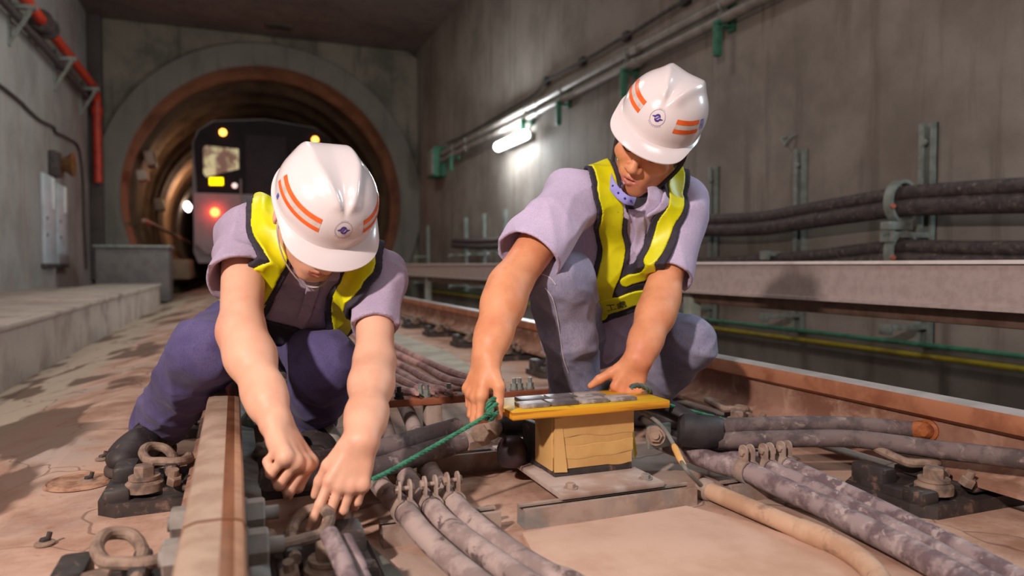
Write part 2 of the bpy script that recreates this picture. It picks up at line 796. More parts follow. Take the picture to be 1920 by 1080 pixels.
struct(mb.build('floor', [M_floor, M_trench], smooth=0, weld=False), 'dusty brown concrete track slab between and beside the rails')

pad = [PZ(985, 1004, 0), PZ(1300, 962, 0), PZ(1440, 1040, 0), PZ(1600, 1130, 0)]
mb = MB()
pc = [(0.44, 0.2), (0.44, 0.95), (0.49, 1.21), (0.86, 1.225), (0.92, 1.10), (0.97, 0.9), (1.0, 0.2)]
mb.prism(pc, (0, 0, 0), (1, 0, 0), (0, 1, 0), -0.02, 0.006)
struct(mb.build('floor_pad', M_pad, smooth=0), 'pale concrete patch on the slab in front of the steel channel')

mb = MB()
mb.box2((XL - .3, -2.6, -0.3), (XL, YP + .4, ZC + .2))
struct(mb.build('wall_left', M_wallL, smooth=0), 'grey stained concrete side wall with the red pipe')
mb = MB()
mb.box2((XR, -2.6, -0.6), (XR + .3, YP + .4, ZC + .2))
for yy in (3.2, 6.9, 12.4):
    pass
struct(mb.build('wall_right', M_wallR, smooth=0), 'grey concrete side wall with the lamp, pipes and cables')
mb = MB()
mb.box2((XL - .3, -2.6, ZC), (XR + .3, YP + .4, ZC + .3))
struct(mb.build('ceiling', M_ceil, smooth=0), 'dark flat concrete ceiling of the junction chamber')
mb = MB()
mb.box2((XL - .2, -2.9, -0.6), (XR + .2, -2.6, ZC + .2))
struct(mb.build('wall_rear', M_wallL, smooth=0), 'concrete end behind the workers')

# portal wall with a round opening
mb = MB()
N = 72
ring = [(TCX + RO * math.cos(2 * math.pi * k / N), TCZ + RO * math.sin(2 * math.pi * k / N)) for k in range(N)]


def rect_pt(a):
    dx, dz = math.cos(a), math.sin(a)
    cands = []
    if dx > 1e-6:
        cands.append((XR + .05 - TCX) / dx)
    if dx < -1e-6:
        cands.append((XL - .05 - TCX) / dx)
    if dz > 1e-6:
        cands.append((ZC + .05 - TCZ) / dz)
    if dz < -1e-6:
        cands.append((-0.7 - TCZ) / dz)
    tt = min(cands)
    return (TCX + dx * tt, TCZ + dz * tt)


outer = [rect_pt(2 * math.pi * k / N) for k in range(N)]
vs = [(x, YP, z) for x, z in ring] + [(x, YP, z) for x, z in outer] + [(x, YP + .5, z) for x, z in ring]
fs = [(k, (k + 1) % N, N + (k + 1) % N, N + k) for k in range(N)]
fs += [(k, (k + 1) % N, 2 * N + (k + 1) % N, 2 * N + k) for k in range(N)]
mb.add(vs, fs)
struct(mb.build('wall_portal', M_portal, smooth=0), 'concrete headwall around the mouth of the round tunnel')
# stepped concrete ring at the mouth
mb = MB()
prof = [(RO + .0, YP - .12), (RO - .02, YP - .14), (TR + .06, YP - .14), (TR, YP - .10), (TR, YP + .08), (RO, YP + .08)]
vs = []
for (r, y) in prof:
    for k in range(96):
        a = 2 * math.pi * k / 96
        vs.append((TCX + r * math.cos(a), y, TCZ + r * math.sin(a)))
fs = []
m = len(prof)
for i in range(m):
    for k in range(96):
        i2 = (i + 1) % m
        fs.append((i * 96 + k, i * 96 + (k + 1) % 96, i2 * 96 + (k + 1) % 96, i2 * 96 + k))
mb.add(vs, fs)
struct(mb.build('trim_1', M_ring, smooth=30), 'broad grey concrete ring around the tunnel mouth')
# ribbed bored tunnel lining
prof = []
y = YP + .08
prof = [(TR, y)]
while y < 46:
    prof += [(TR + .12, y), (TR + .12, y + .70), (TR + .03, y + .86), (TR - .01, y + 1.02), (TR + .03, y + 1.18)]
    y += 1.36
NS = 72
vs, fs = [], []
for (r, yy) in prof:
    for k in range(NS):
        a = 2 * math.pi * k / NS
        vs.append((TCX + r * math.cos(a), yy, TCZ + r * math.sin(a)))
for i in range(len(prof) - 1):
    for k in range(NS):
        fs.append((i * NS + k, i * NS + (k + 1) % NS, (i + 1) * NS + (k + 1) % NS, (i + 1) * NS + k))
fs.append(tuple((len(prof) - 1) * NS + k for k in range(NS)))
mb = MB()
mb.add(vs, fs)
struct(mb.build('wall_tunnel', M_tunnel, smooth=50), 'ribbed segment lining of the round tunnel behind the train')

# raised walkway along the left wall
mb = MB()
Z_L = 0.205
mb.box2((XL, -2.6, -0.3), (-1.075, 12.2, Z_L - .035), 0.012)
struct(mb.build('trim_2', M_ledge, smooth=30), 'raised concrete walkway along the left wall')
for (y0, y1, lab) in ((-2.6, 6.62, 'long cover slab on the walkway nearest the camera'), (6.66, 12.25, 'far cover slab on the walkway beyond the open joint')):
    mb = MB()
    mb.box2((XL + .75, y0, Z_L - .034), (-1.055, y1, Z_L + (0 if y0 < 0 else .012)), 0.012)
    o = mb.build('walkway_slab', M_ledge, smooth=30)
    tag(o, lab, 'concrete slab', 'walkway cover slabs')
    mb = MB()
# ------------------------------------------------------------------ cabinets below the portal on the left
t = thing('equipment_cabinet', (-1.75, 13.2, 0.0), 'dull grey cabinet standing at the far end of the walkway', 'cabinet')
mb = MB()
mb.box2((-2.05, 12.9, -0.1), (-1.0, 13.7, 0.78), 0.02)
mb.build('body', mat('cabinet_grey', rgb(112, 104, 102), rgb(98, 90, 88), 6, rough=0.6), t)
mb = MB()
mb.box2((-2.08, 12.86, 0.78), (-0.97, 13.74, 0.82), 0.008)
mb.build('lid', M_galv, t)

# two pale sign boards on the left wall
M_board = mat('pale_board', rgb(196, 200, 206), rgb(178, 182, 188), 5, rough=0.5)
pa, pb = PX(76, 420, XL), PX(97, 420, XL)
pc_, pd = PX(102, 420, XL), PX(119, 420, XL)
for (ya, yb, lab, z1) in ((pa.y, pb.y, 'left of two pale upright boards on the left wall', 1.86), (pc_.y, pd.y, 'right of two pale upright boards on the left wall', 1.80)):
    t = thing('notice_board', (XL + .03, (ya + yb) / 2, 0.5), lab, 'board', 'pale boards on the left wall')
    mb = MB()
    mb.box2((XL + .005, ya, 0.52), (XL + .05, yb, z1), 0.006)
    mb.build('panel', M_board, t)
    mb = MB()
    mb.box2((XL + .004, ya - .03, 0.46), (XL + .07, yb + .03, 0.515), 0.006)
    mb.build('bottom_rail', M_dkcable, t)
    mb = MB()
    mb.box2((XL + .05, yb - .22, 1.35), (XL + .075, yb - .08, z1 - .02), 0.006)
    mb.build('strip', mat('white_strip', rgb(226, 226, 224), rough=0.5), t)
    mb = MB()
    mb.cyl((XL + .045, ya + .16, 1.2), (XL + .062, ya + .16, 1.2), 0.025)
    mb.build('screw', M_dkcable, t)
    mb = MB()
    mb.cyl((XL + .045, ya + .16, 0.95), (XL + .062, ya + .16, 0.95), 0.025)
    mb.build('screw', M_dkcable, t)
# wall telephone-like box above the boards
t = thing('wall_horn', PX(104, 308, XL), 'small dark round horn unit fixed above the pale boards', 'wall unit')
p0 = PX(94, 308, XL)
p1 = PX(112, 308, XL)
mb = MB()
mb.box2((XL, p0.y - .16, p0.z - .2), (XL + .12, p0.y + .14, p0.z + .2), 0.02)
mb.build('backbox', M_dkcable, t)
mb = MB()
mb.lathe([(0.0, 0), (.1, 0), (.12, .06), (.2, .16), (.205, .18), (.17, .17), (0, .12)], (XL + .02, p1.y, p1.z), (1, 0, 0), 24)
mb.build('horn', M_brass, t)

# red fire pipe with its joints
xp = XL + .18
yc = min(PX(188, 178, xp).y, YP - .35)
t = thing('fire_pipe', (xp, yc, 2.0), 'red fire main running along the left wall and dropping at the corner', 'pipe')
zp = PX(188, 178, xp).z
mb = MB()
mb.tube([(xp, -2.5, zp), (xp, yc - .35, zp), (xp, yc - .12, zp - .05), (xp, yc, zp - .2), (xp, yc, zp - .5), (xp, yc, PX(188, 345, xp).z)], 0.075, 16)
mb.build('pipe', M_redpipe, t)
q = PX(84, 57, xp)
mb = MB()
mb.cyl((xp, q.y - .22, zp), (xp, q.y - .12, zp), 0.15, n=20)
mb.cyl((xp, q.y + .12, zp), (xp, q.y + .22, zp), 0.15, n=20)
mb.cyl((xp, q.y - .12, zp), (xp, q.y + .12, zp), 0.105, n=20)
mb.build('flange_joint', M_dkcable, t)
mb = MB()
mb.cyl((xp, yc, zp - .33), (xp, yc, zp - .47), 0.098)
mb.build('elbow_collar', M_redpipe, t)
# grey companion pipe just below/behind and its brackets
t = thing('conduit', (xp, 5, zp - .3), 'dark pipe fixed just below the red fire main on the left wall', 'pipe')
mb = MB()
mb.tube([(XL + .1, -2.5, zp - .25), (XL + .1, yc - .3, zp - .25)], 0.05, 12)
mb.build('pipe', M_dkcable, t)
for (u, v, lab) in ((14, 20, 'wall bracket of the red pipe nearest the camera'), (100, 112, 'wall bracket of the red pipe just past its flange joint'), (150, 172, 'wall bracket of the red pipe next to its elbow')):
    q = PX(u, v, XL)
    t = thing('pipe_bracket', (XL, q.y, zp - .35), lab, 'bracket', 'brackets of the red pipe')
    mb = MB()
    mb.box2((XL, q.y - .04, zp - .14), (xp + .14, q.y + .04, zp - .08))
    mb.box2((XL, q.y - .04, zp - .62), (XL + .03, q.y + .04, zp + .06))
    mb.build('arm', M_galv, t)
    mb = MB()
    mb.add([(XL + .02, q.y - .03, zp - .6), (XL + .02, q.y + .03, zp - .6), (xp + .1, q.y - .03, zp - .14), (xp + .1, q.y + .03, zp - .14), (XL + .02, q.y - .03, zp - .55), (XL + .02, q.y + .03, zp - .55), (xp + .05, q.y - .03, zp - .14), (xp + .05, q.y + .03, zp - .14)],
           [(0, 1, 3, 2), (4, 6, 7, 5), (0, 2, 6, 4), (1, 5, 7, 3), (0, 4, 5, 1), (2, 3, 7, 6)])
    mb.build('brace', M_galv, t)
# thin sagging cable on the left wall
pts = [PX(u, v, XL + .03) for u, v in ((-60, 120), (0, 160), (40, 192), (50, 203), (75, 225), (100, 238), (105, 248), (125, 258), (145, 272), (152, 300), (156, 345), (158, 420), (162, 505))]
mb = MB()
mb.tube(spline(pts, 6), 0.022, 8)
tag(mb.build('sagging_cable', M_dkcable), 'thin dark cable sagging along the left wall below the red pipe', 'cable')
# ------------------------------------------------------------------ pipes and lamp on the right wall
XQ = XR - .12


def wall_run(name, a, b, xx, r, m, lab, cat, ext=4.5):
    pa_, pb_ = PX(a[0], a[1], xx), PX(b[0], b[1], xx)
    z = (pa_.z + pb_.z) / 2
    y0, y1 = min(pa_.y, pb_.y), max(pa_.y, pb_.y)
    mb_ = MB()
    mb_.cyl((xx, y0, z), (xx, y1, z), r, n=14)
    return tag(mb_.build(name, m), lab, cat)


M_wpipe = mat('wall_pipe_grey', rgb(150, 142, 136), rgb(128, 120, 114), 6, rough=0.45, metal=0.2, bump=0.05)
za = PX(1195, 92, XQ).z
zb = PX(1195, 116, XQ).z
for (z, lab) in ((za, 'upper of two grey conduits high on the right wall'), (zb, 'lower of two grey conduits high on the right wall')):
    y_end = 14.3
    t = thing('wall_conduit', (XQ, 6, z), lab, 'pipe', 'conduits high on the right wall')
    mb = MB()
    mb.cyl((XQ, -2.4, z), (XQ, y_end, z), 0.045, n=14)
    mb.build('pipe', M_wpipe, t)
    mb = MB()
    for yy in (3.0, 6.4, 9.0, 12.2):
        mb = MB()
        mb.cyl((XQ, yy, z), (XQ, yy + .12, z), 0.056, n=14)
        mb.build('coupling', M_wpipe, t)
q0 = PX(830, 292, XR)
t = thing('conduit_end_box', (XR - .15, q0.y, q0.z), 'green end box of the wall conduits near the tunnel mouth', 'junction box')
mb = MB()
mb.box2((XR - .26, q0.y - .28, zb - .3), (XR, q0.y + .28, za + .16), 0.02)
mb.build('body', M_green, t)
mb = MB()
mb.box2((XR - .28, q0.y - .24, zb - .26), (XR - .255, q0.y + .24, za + .12), 0.01)
mb.build('lid', M_galv, t)
for i, (u, lab) in enumerate(((1375, 'green conduit bracket nearest the top edge of the photo'), (1195, 'green conduit bracket just above the crouching worker'), (1070, 'green conduit bracket right of the wall lamp'), (1001, 'green conduit bracket over the lit wall lamp'), (862, 'green conduit bracket between the lamp and the tunnel mouth'))):
    y = PX(u, 200, XR).y
    t = thing('conduit_bracket', (XR, y, za), lab, 'bracket', 'green brackets of the wall conduits')
    mb = MB()
    mb.box2((XR - .20, y - .03, zb - .32), (XR - .14, y + .03, zb - .02), 0.006)
    mb.box2((XR - .2, y - .03, zb - .07), (XR, y + .03, zb - .05), 0.004)
    mb.box2((XR - .05, y - .035, zb - .1), (XR, y + .035, za + .09), 0.006)
    mb.build('arm', M_green, t)
    mb = MB()
    for z in (za, zb):
        mb.tube([(XR - .02, y, z + .06), (XQ - .03, y, z + .05), (XQ - .052, y, z), (XQ - .03, y, z - .05), (XR - .02, y, z - .06)], 0.009, 6)
    mb.build('strap', M_galv, t)
# thin upper cable with clips
pts = [PX(u, v, XR - .06) for u, v in ((1420, -70), (1285, 0), (1175, 68), (1160, 75), (1092, 115), (1025, 152), (1000, 178), (955, 205), (900, 238), (862, 258), (838, 268))]
mb = MB()
mb.tube(spline(pts, 6), 0.02, 8)
t = mb.build('clipped_cable', M_dkcable)
tag(t, 'thin black cable clipped above the conduits on the right wall', 'cable')
for (u, v) in ((1285, 0), (1175, 68), (1092, 115), (1025, 152)):
    q = PX(u, v, XR - .04)
    mb = MB()
    mb.box2((XR - .075, q.y - .05, q.z - .05), (XR, q.y + .05, q.z + .05), 0.01)
    mb.build('clip', M_black, t)
# lit wall lamp
pa = PX(930, 275, XR - .16)
pb = PX(995, 255, XR - .16)
zl = PX(962, 264, XR - .16).z
t = thing('wall_lamp', (XR, (pa.y + pb.y) / 2, zl), 'lit white tube lamp on the right wall', 'lamp')
M_lit = mat('lit_diffuser', rgb(250, 252, 255), emit=(0.9, 0.96, 1, 1), estr=14, bump=0)
mb = MB()
y0, y1 = pb.y + .12, pa.y - .12
mb.tube([(XR - .18, y0, zl), (XR - .18, y0 + .03, zl), (XR - .18, y1 - .03, zl), (XR - .18, y1, zl)], [.06, .072, .072, .06], 16)
mb.build('diffuser', M_lit, t)
mb = MB()
mb.box2((XR - .13, y0 + .05, zl - .06), (XR - .06, y1 - .05, zl + .06), 0.015)
mb.box2((XR - .07, y0 + .3, zl - .03), (XR, y0 + .36, zl + .03))
mb.box2((XR - .07, y1 - .36, zl - .03), (XR, y1 - .3, zl + .03))
mb.build('housing', M_galv, t)
mb = MB()
mb.tube(spline([(XR - .1, y0 + .1, zl + .05), (XR - .06, y0 - .05, zl + .25), (XR - .05, y0 - .02, zb - .1)], 6), 0.014, 8)
mb.build('flex', M_black, t)
# ------------------------------------------------------------------ cable racks on the right wall
labs = {1735: 'tall wall strut at the far right carrying two clamped cable pairs', 1497: 'second tall wall strut from the right edge, right of the crouching worker',
        1335: 'wall strut just right of the crouching worker\'s shoulder', 945: 'wall strut directly below the lit lamp', 906: 'second wall strut left of the one below the lamp',
        871: 'third wall strut left of the lamp, by the bent cables', 800: 'wall strut nearest the tunnel mouth'}
for u, lab in labs.items():
    y = PX(u, 300, XR - .05).y
    ztop = CAM.z + .87
    t = thing('cable_strut', (XR, y, 0.1), lab, 'cable rack', 'cable racks on the right wall')
    mb = MB()
    mb.box2((XR - .05, y - .045, 0.0), (XR, y - .03, ztop))
    mb.box2((XR - .05, y + .03, 0.0), (XR, y + .045, ztop))
    mb.box2((XR - .012, y - .045, 0.0), (XR, y + .045, ztop))
    mb.box2((XR - .055, y + .012, 0.0), (XR - .04, y + .045, ztop))
    mb.build('channel', M_galv, t)
    for k, z in enumerate((CAM.z + .20, CAM.z - .06, CAM.z - .36)):
        if k == 1 and u > 1000 and u != 1735:
            pass
        zz = z - (0.1 if u in (1497,) and k == 0 else 0) - (0.14 if u == 1335 and k == 0 else 0)
        mb = MB()
        mb.box2((XR - .36, y - .03, zz - .035), (XR - .04, y + .03, zz), 0.004)
        mb.box2((XR - .36, y - .045, zz - .06), (XR - .345, y + .045, zz + .005))
        mb.build('arm', M_galv, t)
    mb = MB()
    mb.hexnut((XR - .055, y, ztop - .12), (-1, 0, 0), 0.02, 0.015)
    mb.build('bolt', M_galv, t)
# cable pairs
XA = XR - .24
upper = [(2050, 362), (1920, 367), (1800, 372), (1690, 379), (1600, 392), (1500, 408), (1440, 418), (1380, 422), (1310, 424), (1180, 430), (1050, 440), (1000, 447), (950, 455), (900, 458), (850, 456)]
lower = [(2050, 480), (1920, 478), (1800, 476), (1690, 472), (1600, 480), (1530, 488), (1400, 496), (1300, 500), (1100, 505), (900, 506), (760, 508)]
for (pts2, du, rr, lab, g) in ((upper, -14, .045, 'upper cable of the pair clamped above the grey beam', 1), (upper, 10, .055, 'lower cable of the pair clamped above the grey beam', 1),
                               (lower, -9, .042, 'upper cable of the pair lying just above the grey beam', 2), (lower, 13, .05, 'lower cable of the pair half hidden by the grey beam', 2)):
    pts = []
    for (u, v) in pts2:
        q = PX(u, v, XA)
        f = 1340 * .05 / max((q - CAM).dot(FWD), 1)
        q.z -= du / 14 * 0.05
        pts.append(q)
    mb = MB()
    mb.tube(spline(pts, 5), rr, 12)
    tag(mb.build('wall_cable', M_dkcable), lab, 'cable', 'cables on the right wall')
for (u, v, lab) in ((1690, 379, 'cleat round the cable pair above the grey beam at far right'), (1690, 474, 'cleat with a rusty screw just above the grey beam at far right')):
    q = PX(u, v, XA)
    t = thing('cable_cleat', q, lab, 'cable clamp')
    mb = MB()
    prof = []
    n = 20
    for k in range(n + 1):
        a = math.pi * 2 * k / n
        prof.append((XA + .115 * math.cos(a), q.z + .135 * math.sin(a)))
    vs = []
    for (x, z) in prof[:-1]:
        for (dr, dy) in ((1, -.03), (1, .03), (.84, .03), (.84, -.03)):
            vs.append((XA + (x - XA) * dr, q.y + dy, q.z + (z - q.z) * dr))
    fs = []
    for k in range(n):
        for j in range(4):
            fs.append((k * 4 + j, k * 4 + (j + 1) % 4, ((k + 1) % n) * 4 + (j + 1) % 4, ((k + 1) % n) * 4 + j))
    mb.add(vs, fs)
    mb.build('band', M_galv, t)
    mb = MB()
    mb.box2((XA - .13, q.y - .035, q.z - .17), (XA + .06, q.y + .035, q.z - .12), 0.006)
    mb.build('foot', M_galv, t)
    mb = MB()
    mb.hexnut((XA - .11, q.y - .032, q.z - .03), (-.5, -1, 0), 0.016, 0.02)
    mb.build('screw', mat('rusty_screw', rgb(176, 92, 70), rgb(150, 76, 56)), t)
# ------------------------------------------------------------------ third rail cover on posts
XB = 2.25
mb = MB()
zt = CAM.z + .015
prof = [(XB, zt - .012), (XB - .012, zt - .012), (XB - .012, zt), (XB + .22, zt), (XB + .26, zt - .05), (XB + .26, zt - .16), (XB + .24, zt - .16), (XB + .24, zt - .05), (XB + .02, zt - .03),
        (XB + .015, zt - .142), (XB - .014, zt - .150), (XB - .014, zt - .162), (XB - .006, zt - .162), (XB, zt - .150)]
t = thing('third_rail_cover', (XB + .1, 3, 0), 'long grey cover beam of the power rail beyond the right running rail', 'beam')
mb.prism([(p[0], p[1]) for p in prof], (0, 0, 0), (1, 0, 0), (0, 0, 1), -15.8, 2.4)
o = mb.build('cover', M_beam, t, smooth=20)
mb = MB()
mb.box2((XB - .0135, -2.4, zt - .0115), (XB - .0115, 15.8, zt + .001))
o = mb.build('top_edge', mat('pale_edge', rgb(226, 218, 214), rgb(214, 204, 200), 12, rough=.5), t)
mb = MB()
mb.box2((XB + .07, -2.4, zt - .22), (XB + .16, 15.8, zt - .14), 0.008)
mb.build('power_rail', mat('power_rail_steel', rgb(120, 96, 84), rgb(96, 74, 62), 9, rough=0.5, metal=0.3), t)
for u in (1296, 802, 655):
    y = PX(u, 560, XB + .08).y
    mb = MB()
    mb.box2((XB + .05, y - .035, -0.45), (XB + .12, y + .035, zt - .16), 0.006)
    mb.box2((XB + .02, y - .07, -0.45), (XB + .2, y + .07, -0.42))
    mb.build('post', mat('pale_post', rgb(168, 176, 166), rgb(150, 158, 148), 10, rough=0.6), t)
# green and yellow pipes low on the wall
for (u1, v1, u2, v2, xx, m, lab, r) in ((1345, 616, 1900, 690, XR - .07, mat('yellow_pipe', rgb(176, 156, 30), rgb(150, 130, 24), 8, rough=0.5), 'thin yellow pipe low on the right wall', .018),
                                       (1345, 605, 1900, 661, XR - .07, M_green, 'thin green pipe above the yellow one on the right wall', .016)):
    qa, qb = PX(u1, v1, xx), PX(u2, v2, xx)
    z = (qa.z + qb.z) / 2
    mb = MB()
    mb.cyl((xx, -2.4, z), (xx, 15.5, z), r, n=10)
    tag(mb.build('wall_pipe', m), lab, 'pipe', 'thin pipes low on the right wall')
# small things on the shell
q = PX(1484, 264, XR)
mb = MB()
mb.tube([(XR - .005, q.y - .05, q.z + .04), (XR - .05, q.y - .05, q.z + .02), (XR - .06, q.y, q.z - .03), (XR - .05, q.y + .05, q.z + .02), (XR - .005, q.y + .05, q.z + .04)], .011, 8)
tag(mb.build('wall_hook', M_galv), 'small steel loop on the bare wall above the cable racks', 'hook')
qa, qb = PZ(498, 46, ZC), PZ(548, 52, ZC)
t = thing('ceiling_slot', (qa.x, qa.y, ZC), 'small dark slot in the ceiling in front of the tunnel mouth', 'ceiling slot')
mb = MB()
mb.box2((qa.x, qa.y - .18, ZC - .03), (qb.x, qa.y + .18, ZC - .001), .006)
mb.build('frame', M_trench, t)
mb = MB()
mb.box2((qa.x + .05, qa.y - .13, ZC - .036), (qb.x - .05, qa.y + .13, ZC - .029))
mb.build('opening', M_black, t)
mb = MB()
mb.box2((XL, 16.15, .2), (XL + .25, 16.38, ZC), .02)  # dark box stands in for the shadowed recess in this corner
tag(mb.build('corner_shade', mat('shaded_corner', rgb(84, 72, 68), rgb(70, 60, 56), 3, rough=.8)), 'dark upright strip for the shadowed recess in the corner behind the red pipe', 'dark strip')

# ------------------------------------------------------------------ train
M_trainblk = mat('train_black_glass', rgb(40, 28, 32), rgb(32, 23, 27), 3, rough=0.6, spec=0.2, bump=0)
M_trainbody = mat('train_silver', rgb(132, 118, 120), rgb(120, 106, 108), 4, rough=0.35, metal=0.2, bump=0)
M_door = mat('train_door_grey', rgb(66, 54, 58), rgb(58, 48, 52), 4, rough=0.6, spec=0.2, bump=0)
YT = 17.9
X0, X1 = -0.88, 2.32
XC = 0.72
t = thing('train', (XC, YT, 0.2), 'metro train waiting in the tunnel mouth with amber and red lights', 'train')
mb = MB()
pr = [(X0 + .1, .55), (X0, .8), (X0, 3.3), (X0 + .12, 3.62), (X0 + .45, 3.86), (XC, 3.98), (X1 - .45, 3.86), (X1 - .12, 3.62), (X1, 3.3), (X1, .8), (X1 - .1, .55)]
mb.prism(pr, (0, 0, 0), (1, 0, 0), (0, 0, 1), -(YT + 22), -(YT + .25))
mb.build('car_body', M_trainbody, t)
mb = MB()
pr2 = [(x * .0 + XC + (x - XC) * .985, 1.0 + (z - 1.0) * .99) for x, z in pr]
pr2 = [(XC - 1.5, 2.15), (XC - 1.56, 3.3), (XC - 1.44, 3.58), (XC - 1.12, 3.8), (XC, 3.92), (XC + 1.12, 3.8), (XC + 1.44, 3.58), (XC + 1.56, 3.3), (XC + 1.5, 2.15)]
mb.prism(pr2, (0, 0, 0), (1, 0, 0), (0, 0, 1), -(YT + .3), -YT)
mb.build('front_mask', M_trainblk, t)
mb = MB()
mb.prism([(X0 + .05, 1.0), (X0 + .02, 2.15), (X1 - .02, 2.15), (X1 - .05, 1.0), (X1 - .3, .75), (X0 + .3, .75)], (0, 0, 0), (1, 0, 0), (0, 0, 1), -(YT + .3), -(YT - .04))
mb.build('front_panel', M_trainbody, t)
mb = MB()
mb.prism([(XC - .95, .35), (XC - 1.1, .76), (XC + 1.1, .76), (XC + .95, .35)], (0, 0, 0), (1, 0, 0), (0, 0, 1), -(YT + .8), -(YT + .1))
mb.build('skirt', mat('train_skirt', rgb(96, 88, 90), rough=0.5, bump=0), t)
mb = MB()
mb.box2((XC - .46, YT - .03, .95), (XC + .46, YT + .02, 3.55), 0.015)
mb.build('door', M_door, t)
mb = MB()
for sx in (-1, 1):
    mb.cyl((XC + sx * .56, YT - .06, 1.5), (XC + sx * .56, YT - .06, 2.5), 0.02)
mb.build('handrail', M_galv, t)


def windmat():
    tt = NT('lit_cab_window')
    co = tt.coord(True)
    n = tt.noise(co, 3.2, 4, 0.6)
    c = tt.mix(tt.ramp(n, 0.42, 0.6), rgb(196, 184, 140), rgb(112, 78, 66))
    tt.link(c, tt.b.inputs['Base Color'])
    tt.link(c, tt.b.inputs['Emission Color'])
    tt.b.inputs['Emission Strength'].default_value = 0.75
    return tt.m


M_win = windmat()
for sx, lab in ((-1, None), (1, None)):
    xa, xb = (XC - 1.36, XC - .60) if sx < 0 else (XC + .60, XC + 1.36)
    mb = MB()
    mb.prism([(xa + .06, 2.52), (xa, 2.6), (xa, 3.18), (xa + .06, 3.24), (xb, 3.2), (xb, 2.74)], (0, 0, 0), (1, 0, 0), (0, 0, 1), -(YT + .05), -(YT - .01))
    mb.build('cab_window', M_win, t)
M_led = mat('amber_led', rgb(255, 220, 0), emit=(1, .72, 0.0, 1), estr=3.0, bump=0)
mb = MB()
for k in range(3):
    qx = PY(397 + 8.5 * k, 340, YT - .02)
    mb.box2((qx.x - .052, YT - .03, qx.z - .085), (qx.x + .052, YT + .01, qx.z + .085), 0.01)
mb.build('number_display', M_led, t)
M_amber = mat('amber_lamp', rgb(255, 190, 60), emit=(1, .42, .06, 1), estr=5, bump=0)
for (u, v) in ((418, 248), (591, 262)):
    q = PY(u, v, YT - .03)
    mb = MB()
    mb.lathe([(0, .05), (.05, .045), (.075, .02), (.08, 0), (.08, -.05), (0, -.05)], q, (0, -1, 0), 16)
    mb.build('marker_lamp', M_amber, t)
q = PY(373, 296, YT + .1)
mb = MB()
mb.sphere(q, 0.05, 8)
mb.build('side_lamp', mat('orange_lamp', rgb(255, 150, 70), emit=(1, .3, .06, 1), estr=4, bump=0), t)
M_tail = mat('red_tail_lamp', rgb(255, 120, 90), emit=(1, .10, .02, 1), estr=10, bump=0)
q = PY(403, 398, YT - .05)
for sx in (-1, 1):
    xx = XC + sx * (XC - q.x)
    mb = MB()
    mb.lathe([(0, .05), (.06, .045), (.1, .02), (.105, 0), (.105, -.05), (0, -.05)], (xx, q.y, q.z), (0, -1, 0), 18)
    mb.build('tail_lamp', M_tail, t)
    l = bpy.data.lights.new('tail_glow', 'POINT')
    l.color = (1, .06, .04)
    l.energy = 13 if sx < 0 else 2
    l.shadow_soft_size = .06
    lo = bpy.data.objects.new('tail_lamp_light', l)
    lo.location = (xx, q.y - .17, q.z)
    COL.objects.link(lo)
q = PY(440, 348, YT - .03)
mb = MB()
mb.sphere((q.x, q.y, q.z), .06, 8)
mb.build('white_marker', mat('pale_marker', rgb(255, 225, 215), emit=(1, .75, .7, 1), estr=1.2, bump=0), t)
# tunnel lamp beyond the train on the left
q = PX(352, 388, TCX - 2.5)
mb = MB()
for (dv, s) in ((-.35, .10), (0, .15), (.35, .09)):
    mb.sphere((q.x, q.y + dv, q.z - dv * .25), s, 8)
tag(mb.build('tunnel_lamp', mat('white_tunnel_lamp', rgb(255, 255, 255), emit=(1, .95, .9, 1), estr=9, bump=0)), 'white lamp on the left of the tunnel beside the train', 'lamp')
# walkway with handrail and boxes inside the tunnel, left of the train
mb = MB()
mb.box2((TCX - 2.2, YP + .5, 0.2), (TCX - 1.62, 45, 0.62), 0.02)
struct(mb.build('trim_3', M_tunnel, smooth=30), 'narrow concrete walkway inside the round tunnel')
mb = MB()
zz = 1.45
mb.cyl((TCX - 2.5, YP + .6, zz), (TCX - 2.5, 45, zz), .045, n=8)
tag(mb.build('handrail', mat('pinkish_rail', rgb(196, 150, 130), rough=0.5)), 'handrail along the left side of the round tunnel', 'handrail')
for (u, v, s, lab) in ((283, 300, .32, 'pale box on the tunnel lining left of the train, highest'), (268, 330, .22, 'small pale box on the tunnel lining below the highest box'), (300, 385, .3, 'pale box on the tunnel lining above the handrail')):
    q = PX(u, v, TCX - 2.5)
    mb = MB()
    mb.box((q.x, q.y, q.z), (.2, s * 2.2, s), (0, -.15, 0), .03)
    tag(mb.build('lining_box', mat('pale_box', rgb(190, 168, 150), rough=0.6)), lab, 'box', 'boxes on the tunnel lining')
